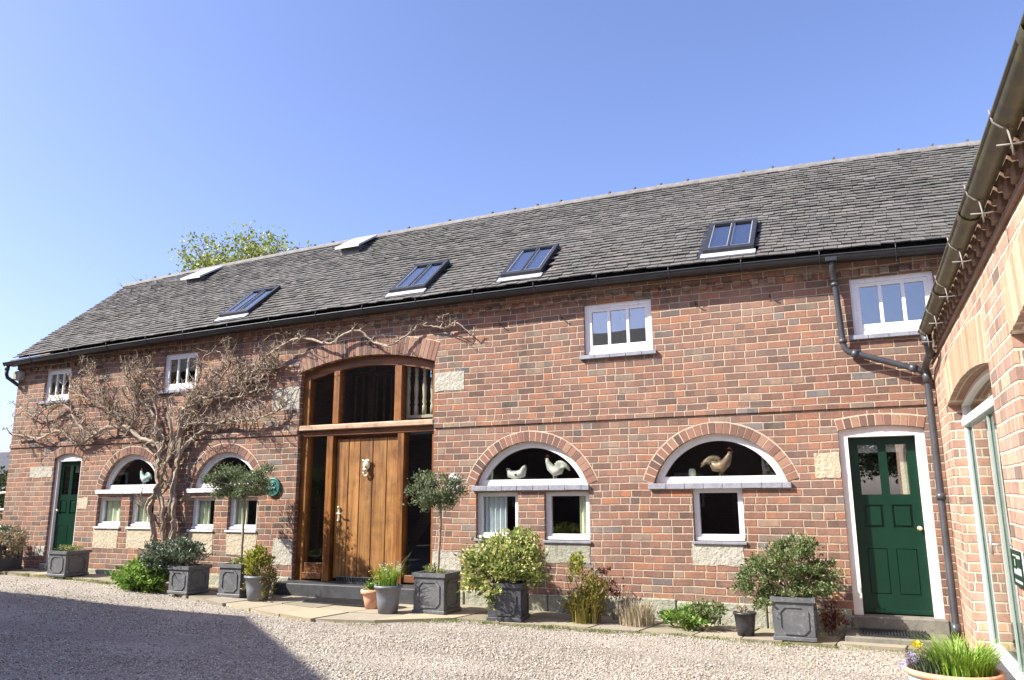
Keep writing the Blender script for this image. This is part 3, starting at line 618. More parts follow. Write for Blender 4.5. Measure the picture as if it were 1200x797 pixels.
kn.tube([(-6.96+.034*math.cos(t), .085, 1.835-.05*math.sin(t)) for t in np.linspace(0, math.pi, 12)], .010, 8)
kn.ball((-6.96, .09, 1.785), .017, 8, 6, (1.9, .8, .8))
kn.v = [(-6.96+(a+6.96)*1.3, .125+(b2-.125)*1.1, 1.86+(c-1.86)*1.15) for a, b2, c in kn.v]
kn.build('knocker', M['brass'], dr)
lt = MB(); lt.box(-7.475, -7.435, .105, .126, 1.10, 1.30, .006); lt.tube([(-7.455, .11, 1.21), (-7.455, .06, 1.21), (-7.36, .055, 1.205)], .011, 8); lt.ball((-7.455, .10, 1.30), .02, 8, 6); lt.ball((-7.455, .10, 1.10), .02, 8, 6); lt.build('handle', M['brass'], dr)
lf = MB(); lf.tube([(-7.29, .118, .98), (-7.29, .118, 1.02)], .01, 6); lf.build('keyhole_cover', M['iron'], dr)
st = MB(); st.box(x0-.05, x1+.0, -.36, .36, gz(-7)-.08, zb-.001, .012)
st.build('door_step', M['slate'], barn)

# green doors
def green_door(x0, x1, zb, zs, rise, fw, hinge_r=True, name='front_door', yd=.10, glassname='glass_up'):
    ox = archpoly(x0+.002, x1-.002, zb, zs, rise-.002, 14); top = zs-fw*.75
    fr = MB().plate(ox, [rect(x0+fw, x1-fw, zb-.0, top)[:]] if False else [], .07, fcd, .045) if False else None
    poly = [(x0+.002, zb), (x0+fw, zb), (x0+fw, top), (x1-fw, top), (x1-fw, zb), (x1-.002, zb)]+ox[2:]
    frm = MB().plate(poly, [], .16, fcd, .045).build('door_frame', M['cream'], barn)
    a, b_ = x0+fw+.003, x1-fw-.003; w = b_-a; z0 = zb+.012; z1 = top-.003; H = z1-z0; s = .095*w/.7; ms = .09*w/.7
    c0, c1, c2, c3 = a+s, a+w/2-ms/2, a+w/2+ms/2, b_-s
    zz = [z0+.107*H, z0+.36*H, z0+.476*H, z0+.608*H, z0+.666*H, z0+.955*H]
    hs = []
    for (l, r_) in ((c0, c1), (c2, c3)): hs += [rect(l, r_, zz[0], zz[1]), rect(l, r_, zz[2], zz[3]), rect(l, r_, zz[4], zz[5])]
    dd = MB().plate(rect(a, b_, z0, z1), hs, .045, fcd, yd)
    for (l, r_) in ((c0, c1), (c2, c3)):
        for k in (0, 2):
            dd.box(l-.005, r_+.005, yd+.02, yd+.035, zz[k]-.005, zz[k+1]+.005)
            if k == 2: dd.box(l+.022, r_-.022, yd+.004, yd+.022, zz[k]+.022, zz[k+1]-.022, .007)
            else: dd.box(l+.006, r_-.006, yd+.004, yd+.022, zz[k]+.006, zz[k+1]-.006, .003)
    dd.box(a, b_, yd-.018, yd-.001, z0, z0+.05, .006)
    D_ = dd.build(name, M['green'], barn)
    for (l, r_) in ((c0, c1), (c2, c3)): MB().box(l-.004, r_+.004, yd+.018, yd+.025, zz[4]-.004, zz[5]+.004).build('pane', M[glassname], D_)
    return D_, frm
gd, _ = green_door(*GD, .10, yd=.165)
gd['label'] = 'dark green panelled door with two glass panes'
k = MB(); k.lathe([(.001, -.062), (.02, -.06), (.027, -.045), (.022, -.03), (.009, -.02), (.009, -.004), (.022, -.003), (.022, 0)], (0, 0, 0), 16)
k.xf(Matrix.Translation((.555, .165, 1.06)) @ Matrix.Rotation(R(-90), 4, 'X')); k.build('door_knob', M['brass'], gd)
ld, _ = green_door(*LD, .07, glassname='glass', yd=.10)
k = MB(); k.ball((-13.86, .085, 1.25), .025, 10, 8); k.build('door_knob', M['brass'], ld)
MB().box(GD[0]-.03, GD[1]+.03, -.06, .33, -.22, GD[2]-.001, .01).build('door_step', M['stepstone'], barn); MB().box(GD[0]-.10, GD[1]-.0, -.56, -.062, -.30, -.045, .012).build('door_step', M['stepstone'], barn); s2 = MB(); s2.box(LD[0]-.02, LD[1]+.02, -.06, .33, -.05, LD[2]-.001, .01); s2.build('door_step', M['stone'], barn)
# net half-curtain strips behind door glass are part of the doors' look
MB().box(-13.8, -13.4, .23, .235, 1.95, 2.10).build('door_blind', M['curt'], ld)
MB().box(-.1, .56, .23, .235, 1.93, 2.09).build('door_blind', M['curt'], gd)
MB().box(.43, .5, .25, .255, 1.42, 1.93).build('door_blind', M['curty'], gd)

# roof
EY, EZ, RY, RZ = -.22, 4.42, 2.5, 6.66
rl = math.hypot(RY-EY, RZ-EZ); sy, sz = (RY-EY)/rl, (RZ-EZ)/rl
def rp(x, s, h): # point on roof slope: s metres up from the eave, h above
    return (x, EY+sy*s-sz*h, EZ+sz*s+cyz*h+hump(x)*(1-.0*s))
cyz = sy
SKY_ = [(-10.02, .25, 1.27), (-6.50, .22, 1.22), (-4.58, .22, 1.22), (-1.64, .18, 1.18)]
def roof():
    mb = MB(); gauge = .106; n = int(rl/gauge)+1
    V = []
    for r in range(n):
        s0 = r*gauge-.03; x = -15.18-.42*(max(s0, 0)/rl)-(.08 if r % 2 else 0)+.02; first = True
        while x < XR:
            w = .158+random.uniform(-.006, .006); s1 = min(s0+gauge+.07, rl)
            xa = x+.003; xb = min(x+w-.003, XR)
            xlim = -15.18-.42*(max(s0, 0)/rl)
            if xb < xlim: x += w; continue
            xa = max(xa, xlim)
            mid = (xa+xb)/2; skip = False
            for (sx, a_, b_) in SKY_:
                if sx-.02 < mid < sx+.66 and a_-.03 < s0+gauge*.5 < b_: skip = True
            if not skip:
                dsl = random.uniform(-.010, .010)+(-.035 if random.random() < .006 else 0)+.01*math.sin(x*1.3+r); lift = random.uniform(0, .010); tl = random.uniform(-.004, .004); th = random.uniform(.013, .019)
                h0 = .030+lift; h1 = .006
                sag = -.015*math.sin(x*.9+1)*math.sin(s0*1.7)
                vs = [rp(xa, s0+dsl, h0+tl+sag), rp(xb, s0+dsl, h0-tl+sag), rp(xb, s1, h1+sag), rp(xa, s1, h1+sag), rp(xa, s0+dsl, h0+tl-th+sag), rp(xb, s0+dsl, h0-tl-th+sag), rp(xb, s1, h1-th+sag), rp(xa, s1, h1-th+sag)]
                mb.add(vs, [(0, 1, 2, 3), (4, 7, 6, 5), (0, 4, 5, 1), (1, 5, 6, 2), (3, 7, 4, 0)])
            x += w
    ro = mb.build('roof', M['tile'], barn)
    dk = MB(); xs = np.linspace(-15.12, XR, 50)
    for a, b_ in zip(xs[:-1], xs[1:]):
        vs = [rp(a, .0, -.02), rp(b_, .0, -.02), rp(b_, rl, -.02), rp(a-(.4 if a < -15.1 else 0), rl, -.02)]
        vs += [(a, RY+RY-EY, EZ+hump(a)-.02), (b_, RY+RY-EY, EZ+hump(b_)-.02)]
        dk.add(vs, [(0, 1, 2, 3), (3, 2, 5, 4)])
    # openings stay closed by the boarding; the glass sits above it
    dk.build('roof_boarding', M['slate'], barn)
    # back slope tiles
    bt = MB()
    for r in range(22):
        s0 = r*.165
        for a, b_ in zip(xs[:-1], xs[1:]):
            f = lambda x, s, h: (x, 2*RY-(EY+sy*s-sz*h), EZ+sz*s+cyz*h+hump(x))
            bt.add([f(a, s0, .03), f(b_, s0, .03), f(b_, min(s0+.165, rl), .0), f(a, min(s0+.165, rl), .0)], [(0, 3, 2, 1)])
    bt.build('roof_rear_slope', M['tile'], barn)
    # ridge tiles with upstanding joints
    rt = MB(); x = -15.62; k = 0
    while x < XR:
        w = .46; pts = []
        for xx, rr in ((x, .098), (x+w-.012, .094)):
            for j in range(9):
                q = math.pi*(j/8); pts.append((xx, RY+math.cos(q)*rr*1.15, RZ+hump(xx)-.055+math.sin(q)*rr*1.05+.0))
        rt.add(pts, [(j, j+9, j+10, j+1) for j in range(8)], True)
        rt.add([pts[j] for j in range(9)], [tuple(range(9))]); 
        # raised collar at the joint
        col = []
        for xx in (x+w-.035, x+w+.012):
            for j in range(9): q = math.pi*(j/8); col.append((xx, RY+math.cos(q)*.112, RZ+hump(xx)-.055+math.sin(q)*.108))
        rt.add(col, [(j, j+9, j+10, j+1) for j in range(8)]+[tuple(range(9)), tuple(range(17, 8, -1))], False)
        if random.random() < .8:
            hx = x+w-.012; rt.add([(hx-.012, RY-.02, RZ+hump(hx)+.04), (hx+.012, RY-.02, RZ+hump(hx)+.04), (hx+.05, RY-.03, RZ+hump(hx)+.085), (hx+.02, RY-.03, RZ+hump(hx)+.085),
              (hx-.012, RY+.02, RZ+hump(hx)+.04), (hx+.012, RY+.02, RZ+hump(hx)+.04), (hx+.05, RY+.03, RZ+hump(hx)+.085), (hx+.02, RY+.03, RZ+hump(hx)+.085)], [(0, 1, 2, 3), (4, 7, 6, 5), (0, 3, 7, 4), (1, 5, 6, 2), (3, 2, 6, 7)])
        x += w; k += 1
    rt.build('ridge_tiles', M['ridge'], barn)
roof()
def rbox(mb, xa, xb, s0, s1, h0, h1):
    vs = [rp(x, s, h) for h in (h0, h1) for s in (s0, s1) for x in (xa, xb)]
    return mb.add(vs, [(0, 2, 3, 1), (4, 5, 7, 6), (0, 1, 5, 4), (2, 6, 7, 3), (0, 4, 6, 2), (1, 3, 7, 5)])
for i, (x, s0, s1) in enumerate(SKY_):
    sp = MB(); w = .64
    rbox(sp, x, x+.055, s0, s1, -.01, .095); rbox(sp, x+w-.055, x+w, s0, s1, -.01, .095); rbox(sp, x+.056, x+w-.056, s0, s0+.09, -.01, .094); rbox(sp, x+.056, x+w-.056, s1-.07, s1, -.01, .094); rbox(sp, x+w/2-.014, x+w/2+.014, s0+.091, s1-.071, .06, .100)
    so_ = sp.build('roof_window', M['black'], barn)
    rim = MB(); 
    for k in (0, 1):
        a = x+.056+k*(w/2-.042); b_ = x+w/2-.015+k*(w/2-.041)
        rbox(rim, a, a+.012, s0+.092, s1-.072, .05, .088); rbox(rim, b_-.012, b_, s0+.092, s1-.072, .05, .088); rbox(rim, a+.0121, b_-.0121, s0+.092, s0+.11, .05, .088)
    rim.build('glazing_rim', M['galv'], so_)
    rbox(MB(), x+.057, x+w-.057, s0+.092, s1-.072, .040, .045).build('pale_underlay', M['curt'], so_)  # pale sheet added beneath the pane to grey its deep blue sky reflection
    rbox(MB(), x+.05, x+w-.05, s0+.08, s1-.06, .062, .068).build('pane', M['glass_roof'], so_)
    rbox(MB(), x-.03, x+w+.02, s0-.125, s0-.002, .028, .048).build('flashing', M['lead'], so_); rbox(MB(), x-.075, x-.001, s0-.10, s1+.03, .0, .038).build('side_flashing', M['black'], so_)
# two open vents near the ridge; the panels' pale colour stands in for reflected sky
for (x, y0, y1, z0) in [(-12.95, 1.80, 2.30, 5.99), (-8.98, 1.86, 2.36, 6.14)]:
    v = MB(); w = .55; zr = z0+.26+hump(x)*.0
    v.add([(x, y0-.13, z0+.09), (x+w, y0-.13, z0+.09), (x+w, y1, z0+.48), (x, y1, z0+.48), (x, y0-.13, z0+.05), (x+w, y0-.13, z0+.05), (x+w, y1, z0+.44), (x, y1, z0+.44)], [(0, 1, 2, 3), (4, 7, 6, 5), (0, 4, 5, 1), (1, 5, 6, 2), (2, 6, 7, 3), (3, 7, 4, 0)])
    o = v.build('open_roof_vent', M['lead'], barn)
    c_ = MB(); c_.add([(x+.06, y0-.02, z0-.12), (x+w-.06, y0-.02, z0-.12), (x+w-.06, y0-.02, z0+.10), (x+.06, y0-.02, z0+.10), (x+.06, y1, z0+.1), (x+w-.06, y1, z0+.1), (x+w-.06, y1, z0+.30), (x+.06, y1, z0+.30)], [(0, 1, 2, 3), (4, 7, 6, 5), (0, 3, 7, 4), (1, 5, 6, 2)])
    c_.build('vent_body', M['planter'], o)
# gutter and pipes
gt = MB(); xs = np.linspace(-15.42, 2.2, 64)
def gutter_ring(x): return [(x, -.225+.068*math.cos(q), 4.335+hump(x)+.0+.066*math.sin(q)) for q in np.linspace(math.pi, 2*math.pi, 9)]
vs = []
for x in xs: vs += gutter_ring(x)
gt.add(vs, [(i*9+j, i*9+j+1, (i+1)*9+j+1, (i+1)*9+j) for i in range(63) for j in range(8)], True)
gt.add(gutter_ring(xs[0]), [tuple(range(9))]); gt.add(gutter_ring(xs[-1]), [tuple(range(9))])
lip = [(x, -.294, 4.338+hump(x)) for x in xs]; gt.tube(lip, .009, 6)
for x in (-13.3, -11.2, -9.2, -7.2, -5.3, -3.4, -1.5): gt.tube([(x-.05, -.225, 4.33+hump(x)), (x+.05, -.225, 4.33+hump(x))], .0, 4)
gut = gt.build('gutter', M['black'], barn)
# fascia shadow board behind gutter
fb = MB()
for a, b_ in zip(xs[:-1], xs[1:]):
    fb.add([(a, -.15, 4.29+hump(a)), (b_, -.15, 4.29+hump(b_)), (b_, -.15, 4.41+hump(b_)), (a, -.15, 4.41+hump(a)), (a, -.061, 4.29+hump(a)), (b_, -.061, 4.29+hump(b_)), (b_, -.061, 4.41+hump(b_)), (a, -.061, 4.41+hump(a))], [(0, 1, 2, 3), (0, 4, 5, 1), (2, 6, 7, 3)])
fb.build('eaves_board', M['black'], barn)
gbm = MB(); gbm.tube([(0, -.085, .065), (0, -.083, 0), (0, -.05, -.055), (0, 0, -.078), (0, .0, -.11), (0, .015, -.15)], [.004, .004, .005, .006, .007, .004], 6)
bk0 = None
for x in (-14.6, -13.5, -12.5, -11.5, -10.6, -9.6, -8.7, -7.75, -6.86, -5.9, -4.94, -3.98, -3.05, -2.07, -1.15, -.23, .60):
    if bk0 is None: bk0 = gbm.build('gutter_bracket', M['pipe'], gut, world=False); b_ = bk0
    else: b_ = bk0.copy(); C.objects.link(b_)
    b_.parent = gut; b_.location = Vector((x, -.225, 4.335+hump(x)))-parent_world(gut)
def pipe_run(name, pts, r, m, parent, collars=(), rc=1.28):
    mb = MB(); mb.tube(pts, r, 14)
    for (a, b_) in collars: mb.tube([a, b_], r*rc, 14)
    return mb.build(name, M[m], parent)
pipe_run('downpipe', [(-.10, -.225, 4.27), (-.10, -.225, 4.17), (-.10, -.20, 4.11), (-.095, -.12, 4.04), (-.09, -.10, 3.98), (-.06, -.10, 3.22), (-.045, -.10, 3.15), (.0, -.10, 3.105), (.06, -.10, 3.085), (.70, -.115, 2.845), (.76, -.12, 2.80)], .036, 'pipe', barn,
    [((-.10, -.225, 4.27), (-.10, -.225, 4.20)), ((-.094, -.115, 4.06), (-.09, -.10, 4.0)), ((-.061, -.10, 3.27), (-.06, -.10, 3.22)), ((.03, -.10, 3.095), (.09, -.10, 3.07)), ((.62, -.11, 2.875), (.69, -.115, 2.85)), ((-.092, -.10, 3.97), (-.0905, -.10, 3.93))])
hb = MB(); hb.box(-.17, -.03, -.29, -.15, 4.20, 4.285, .01); hb.build('gutter_outlet', M['black'], barn)
pipe_run('downpipe', [(-15.36, -.225, 4.02), (-15.36, -.225, 3.90), (-15.36, -.20, 3.84), (-15.36, .02, 3.72), (-15.345, .10, 3.66), (-15.345, .10, .3)], .034, 'black', barn, [((-15.36, -.225, 4.06), (-15.36, -.225, 3.98)), ((-15.345, .10, 3.66), (-15.345, .10, 3.58))])
# iron hooks in the wall
hk = MB(); hk.tube([(0, .02, 0), (0, -.07, .02), (0, -.09, .045)], [.009, .008, .006], 6); h0 = None
for x in (-6.9, -4.62, -3.66, -1.79, -.86):
    if h0 is None: h0 = hk.build('wall_hook', M['iron'], barn, world=False); q = h0
    else: q = h0.copy(); C.objects.link(q)
    q.parent = barn; q.location = Vector((x, 0, 3.90))-barn.location

# stairs, landing rail behind the big window
stt = MB()
for i in range(13): stt.box(-6.0-.0*i, -5.5, .9, 1.5, .2*i, .2*i+.04)
sg = MB(); sg.add([(-7.2, .85, .1), (-7.0, .85, .1), (-5.43, .85, 2.1), (-5.43, .85, 2.45), (-7.2, .90, .1), (-7.0, .90, .1), (-5.43, .90, 2.1), (-5.43, .90, 2.45)], [(0, 1, 2, 3), (4, 7, 6, 5), (0, 3, 7, 4), (1, 5, 6, 2)])
for i in range(9): sg.box(-7.0+.18*i, -6.8+.18*i, .9, 1.58, .2+.225*i, .24+.225*i)
sg.build('staircase', M['darkroom'], barn)
def balustrade(xa, xb, y, z0, newels, step=.155, fat=1., m='balus'):
    mb = MB(); prof = [(.001, 0), (.024, 0), (.024, .14), (.014, .16), (.026, .20), (.018, .26), (.026, .42), (.014, .60), (.024, .63), (.014, .66), (.022, .68), (.022, .86), (.001, .86)]
    x = xa+.1
    while x < xb: mb.lathe([(r_*fat, z_) for r_, z_ in prof], (x, y, z0+.05), 12); x += step
    mb.box(xa, xb, y-.03, y+.03, z0, z0+.05, .005); mb.box(xa, xb, y-.035, y+.035, z0+.91, z0+.97, .012)
    for n_ in newels: mb.box(n_-.045, n_+.045, y-.045, y+.045, z0-.1, z0+1.05, .006)
    return mb.build('balustrade', M[m], barn)
balustrade(-6.45, -5.44, .29, 2.64, (-6.42,), .145, 1.45)
MB().box(-6.5, -5.43, .355, 1.59, 2.52, 2.615).build('landing', M['plaster'], barn)
balustrade(-8.45, -6.5, 1.7, 2.74, (-6.6, -8.0), m='floorwood')

# ------------------------------------------------------------------ the wing on the right
wing = thing('brick_wing', 'sunlit orange brick wing at the right edge with deep mossy gutter', 'house', (3, -6, 0))
WO = [(-3.93, -1.13, 2.31, .10), (-8.2, -4.85, 2.33, .13)]
wh = [archpoly(a, b_, -.3, zs, r, 18) for (a, b_, zs, r) in WO]
MB().plate([(-11.6, -.35), (-.001, -.35), (-.001, 2.90), (-11.6, 2.90)], wh, .34, wng).build('wall', M['brick_wing'], wing)
for (a, b_, zs, r) in WO: voussoirs(a, b_, zs, r, .34, wng, wing, m='vouss_wing', bw=.085, out=.006)
w2 = MB(); w2.box(WX+.341, 5.39, -11.6, -11.3, -.35, 3.0); w2.box(5.06, 5.39, -11.29, -.01, -.35, 3.0); w2.box(WX+.35, 5.05, -11.28, -.02, -.2, -.02); w2.build('inner_wall', M['brick_wing'], wing)
MB().box(WX+.35, 5.05, -11.28, -.02, 2.7, 2.8).build('ceiling', M['plaster'], wing)
MB().box(3.0, 3.1, -11.2, -.05, .0, 2.69).build('partition_wall', M['plaster'], wing)
for (a, b_, zs, r) in WO:
    fw = .085; n_ = 16; ox = archpoly(a+.003, b_-.003, .0, zs, r-.003, n_); inn = archpoly(a+fw, b_-fw, .07, zs-fw*.2, r*.8, n_)
    f = MB().plate(ox, [inn], .075, wng, .115).build('glazed_door', M['white'], wing)
    MB().box(WX+.10, WX+.114, a+.01, b_-.01, zs-.22, zs-.14, .004).build('transom_bar', M['white'], f)
    MB().plate([(u, v) for u, v in inn], [], .008, wng, .15).build('pane', M['glass_wing'], f)
    mid = (a+b_)/2
    for u in (mid-.07, b_-fw-.05): MB().box(WX+.128, WX+.148, u, u+.04, .08, zs-.23, .004).build('door_stile', M['sage'], f)
    h = MB(); h.tube([(WX+.06, mid+.06, .95), (WX+.06, mid+.06, 1.12)], .01, 8); h.tube([(WX+.13, mid+.06, 1.03), (WX+.06, mid+.06, 1.03)], .008, 8); h.build('handle', M['galv'], f)
    MB().box(WX-.02, WX+.25, a+.003, b_-.003, -.12, -.002, .01).build('threshold', M['slate'], wing)
# corbelled cornice
M['cornice'] = mottled('shaded_cornice_brick', (.15, .095, .062), (.21, .135, .09), 7, .9, 0, .5, 40)  # brown darker than the wing brick, with the eaves shade put into the colour
co = MB(); co.box(WX-.022, WX+.05, -11.6, -.03, 2.903, 2.945, .003); co.box(WX-.052, WX+.05, -11.6, -.03, 3.115, 3.16, .003)
y = -.15
while y > -11.5: co.box(WX-.045, WX+.04, y-.11, y, 2.948, 3.03, .005); co.box(WX-.050, WX+.04, y-.22, y-.11, 3.033, 3.112, .005); y -= .22
co.build('dentil_cornice', M['cornice'], wing)
MB().box(WX-.006, WX+.05, -11.6, -.03, 2.946, 3.114).build('cornice_backing', M['brick_wing'], wing)
wg = MB(); gx_, gzz = WX-.118, 3.10
ys = np.linspace(-11.7, -1.05, 40); vs = []
for i, y in enumerate(ys): vs += [(gx_+.062*math.cos(q), y, gzz+.062*math.sin(q)) for q in np.linspace(math.pi, 2*math.pi, 10)]
wg.add(vs, [(i*10+j, (i+1)*10+j, (i+1)*10+j+1, i*10+j+1) for i in range(39) for j in range(9)], True); wg.add(vs[-10:], [tuple(range(10))])
wg.tube([(gx_-.062, y, gzz) for y in ys], .010, 6)
for y in (-4.83, -6.9, -2.9): wg.add([(gx_+.072*math.cos(q), y+k, gzz+.072*math.sin(q)) for k in (-.05, .05) for q in np.linspace(math.pi, 2*math.pi, 10)], [(j, 10+j, 11+j, j+1) for j in range(9)], True)
wgo = wg.build('gutter', M['mossgutter'], wing)
cb = MB(); cb.tube([(-.01, 0, -.07), (0, 0, -.15), (.0, 0, -.20)], .005, 6); cb.tube([(-.06, 0, -.145), (.02, .0, -.15), (.13, 0, -.14)], .0045, 6); cb.tube([(-.07, 0, .03), (-.062, 0, -.03), (-.03, 0, -.065), (.01, 0, -.072)], .005, 6)
c0 = None
for y in (-1.27, -2.21, -3.25, -4.26, -5.24, -6.18, -7.1, -8.0):
    if c0 is None: c0 = cb.build('gutter_bracket', M['bracket'], wgo, world=False); q = c0
    else: q = c0.copy(); C.objects.link(q)
    q.parent = wgo; q.location = Vector((gx_, y, gzz))-parent_world(wgo)
pipe_run('downpipe', [(gx_, -1.12, 3.04), (gx_, -1.12, 2.96), (gx_+.03, -.9, 2.9), (.77, -.25, 2.86), (.785, -.13, 2.80), (.785, -.12, 2.72), (.785, -.12, .0), (.785, -.14, -.06)], .038, 'pipe', wing,
    [((.785, -.12, 2.82), (.785, -.12, 2.68)), ((.785, -.12, 1.45), (.785, -.12, 1.38)), ((.785, -.12, .08), (.785, -.12, -.04)), ((gx_, -1.12, 3.05), (gx_, -1.12, 2.95)), ((gx_+.04, -.85, 2.9), (gx_+.05, -.75, 2.895))])
# wing roof
wr = MB(); n = 28; L2 = 3.2; c_, s_ = math.cos(R(38)), math.sin(R(38))
for r in range(26):
    for a in np.arange(-11.7, -.3, 1.0):
        s0 = r*.12; f = lambda s, h: (WX-.09+c_*s-s_*h, 3.19+s_*s+c_*h)
        p0, p1, p2 = f(s0, .03), f(s0+.13, .005), f(s0, .012)
        wr.add([(p0[0], a, p0[1]), (p0[0], a+1, p0[1]), (p1[0], a+1, p1[1]), (p1[0], a, p1[1]), (p2[0], a, p2[1]), (p2[0], a+1, p2[1])], [(0, 3, 2, 1), (0, 1, 5, 4)])
wr.build('roof', M['tile'], wing)
MB().add([(WX-.07, -11.7, 3.175), (WX-.07, -.1, 3.175), (WX-.07+c_*3.13, -.1, 3.175+s_*3.13), (WX-.07+c_*3.13, -11.7, 3.175+s_*3.13), (5.6, -.1, 3.175), (5.6, -11.7, 3.175)], [(0, 1, 2, 3), (3, 2, 4, 5)]).build('roof_boarding', M['slate'], wing)

# ------------------------------------------------------------------ signs and plaques
pq = MB(); pq.lathe([(.001, -.03), (.10, -.03), (.118, -.022), (.13, -.03), (.148, -.026), (.152, 0), (.001, 0)], n=36)
for (a, b_, r_) in [(-.045, .03, .022), (.0, .055, .018), (.05, .02, .026), (.01, -.03, .03), (-.05, -.04, .018), (.05, -.055, .015), (0, .01, .02)]: pq.ball((a, b_, -.032), r_, 8, 6, (1, 1, .5))
pq.tube([(-.08, .0, -.036), (-.03, .045, -.04), (.03, .0, -.04), (.075, .05, -.036)], .007, 6); pq.tube([(-.06, -.07, -.036), (0, -.05, -.04), (.06, -.08, -.036)], .006, 6)
pq.xf(Matrix.Translation((-8.66, -.012, 1.62)) @ Matrix.Rotation(R(-90), 4, 'X')); tag(pq.build('wall_plaque', M['verdigris']), 'round verdigris green relief plaque beside the oak door frame', 'plaque')
pn = thing('number_plaque', 'small oval white plaque with dark mark behind the standard tree', 'plaque', (-5.375, -.01, 1.64))
q = MB(); q.lathe([(.001, -.022), (.088, -.022), (.10, -.014), (.10, 0), (.001, 0)], n=32, sy=1.4); q.xf(Matrix.Translation((-5.375, -.002, 1.64)) @ Matrix.Rotation(R(-90), 4, 'X')); q.build('plate', M['white'], pn)
q = MB(); q.tube([(-5.43, -.027, 1.685), (-5.41, -.027, 1.71), (-5.375, -.027, 1.70), (-5.385, -.027, 1.67), (-5.345, -.027, 1.66), (-5.335, -.027, 1.695)], .0055, 6); q.tube([(-5.41, -.027, 1.59), (-5.38, -.027, 1.597), (-5.345, -.027, 1.585)], .007, 6); q.tube([(-5.42, -.027, 1.655), (-5.40, -.027, 1.645)], .005, 6); q.build('lettering', M['planter_dark'], pn)
ws = thing('wall_sign', 'small dark green and white sign on the orange brick beside the tall glass door', 'sign', (WX-.01, -4.15, .98))
MB().box(WX-.018, WX-.001, -4.32, -3.99, .865, 1.085, .006).build('plate', M['paleblue'], ws)
q = MB().plate(rect(-4.32, -3.99, .865, 1.085), [rect(-4.305, -4.005, .885, 1.06)], .006, wng, -.0245)
q.plate(rect(-4.13, -4.025, .97, 1.045), [rect(-4.105, -4.045, .985, 1.03)], .004, wng, -.0225); q.box(WX-.0225, WX-.0185, -4.29, -4.03, .905, .935); q.box(WX-.0225, WX-.0185, -4.27, -4.16, .98, 1.035)
q.build('border', M['green'], ws)

# ------------------------------------------------------------------ ornaments and curtains inside the windows
def bird(name, label, x, z, y=.24, s=1., m='ceramic', cock=True, flip=1):
    t = thing(name, label, 'ornament', (x, y, z)); b_ = MB()
    if cock:
        b_.tube([(x-.09*s*flip, y, z+.0*s+.235*s), (x-.085*s*flip, y, z+.20*s), (x-.05*s*flip, y, z+.13*s), (x, y, z+.095*s), (x+.06*s*flip, y, z+.10*s), (x+.10*s*flip, y, z+.15*s)], [.016*s, .026*s, .045*s, .062*s, .05*s, .02*s], 12)
        for k in range(7):
            a = R(25+k*17); b_.tube([(x+.06*s*flip, y+.006*k-.02, z+.11*s), (x+(.06+.08*math.cos(a))*s*flip, y+.006*k-.02, z+(.11+.085*math.sin(a))*s), (x+(.07+.115*math.cos(a-.5))*s*flip, y+.006*k-.02, z+(.10+.09*math.sin(a-.5))*s)], [.02*s, .022*s, .006*s], 7)
        b_.tube([(x-.01*s, y-.015, z+.06*s), (x-.01*s, y-.015, z)], .007*s, 6); b_.tube([(x+.01*s, y+.015, z+.06*s), (x+.01*s, y+.015, z)], .007*s, 6); b_.box(x-.05*s, x+.05*s, y-.03, y+.03, z-.004, z+.004)
        b_.tube([(x-.10*s*flip, y, z+.235*s), (x-.125*s*flip, y, z+.228*s)], [.009*s, .002*s], 6)
        b_.build('body', M[m], t); c_ = MB(); c_.tube([(x-.105*s*flip, y, z+.25*s), (x-.085*s*flip, y, z+.268*s), (x-.065*s*flip, y, z+.25*s)], [.008*s, .012*s, .006*s], 6); c_.tube([(x-.105*s*flip, y, z+.225*s), (x-.10*s*flip, y, z+.20*s)], [.006*s, .009*s], 6); c_.build('comb', M['red'], t)
    else:
        b_.tube([(x-.13*s, y, z+.13*s), (x-.105*s, y, z+.12*s), (x-.08*s, y, z+.07*s), (x, y, z+.05*s), (x+.07*s, y, z+.075*s), (x+.10*s, y, z+.14*s), (x+.11*s, y, z+.165*s)], [.006*s, .025*s, .045*s, .055*s, .05*s, .03*s, .006*s], 12); b_.build('body', M[m], t)
        c_ = MB(); c_.ball((x+.01, y-.05*s, z+.06*s), .016*s); c_.build('wing_mark', M['planter_dark'], t)
    return t
for (x0, x1, zs, r) in LUN: MB().box(x0+.05, x1-.05, .136, .34, zs+.02, zs+.073).build('window_board', M['white'], barn)
bird('hen_ornament', 'white china hen lying on the sill of the arched window', -4.46, 1.675, .165, 1.25, 'ceramic', False)
bird('cockerel_ornament', 'white cockerel ornament with red comb in the arched window', -3.88, 1.675, .165, 1.25)
bird('cockerel_ornament', 'brown cockerel ornament in the widest arched window', -1.62, 1.675, .17, 1.35, 'ceramic_b', True, -1)
bird('hen_ornament', 'grey-green bird ornament in the leftmost arched window behind the vine', -11.75, 1.70, .165, 1.05, 'paleblue', True)
j = MB(); j.lathe([(.001, 0), (.04, 0), (.048, .03), (.045, .09), (.03, .11), (.001, .11)], (-2.0, .23, 1.675), 16); tag(j.build('jar', M['curty']), 'small pale jar left of the brown cockerel ornament', 'jar')
def curtain(xa, xb, z0, z1, y, m, label, folds=5):
    n = folds*8; vs = []; 
    for i in range(n+1):
        t = i/n; x = xa+(xb-xa)*t; yy = y+.02*math.sin(t*folds*6.283)+.006*math.sin(t*31)
        vs += [(x, yy, z0), (x+.004*math.sin(t*9), yy*1.0+.005, (z0+z1)/2), (x, yy, z1)]
    mb = MB().add(vs, [(i*3+k, i*3+3+k, i*3+4+k, i*3+1+k) for i in range(n) for k in (0, 1)], True)
    tag(mb.build('curtain', M[m]), label, 'curtain')
curtain(-4.98, -4.60, .88, 1.50, .145, 'curt', 'white net curtain in the left small window under the hen ornament')
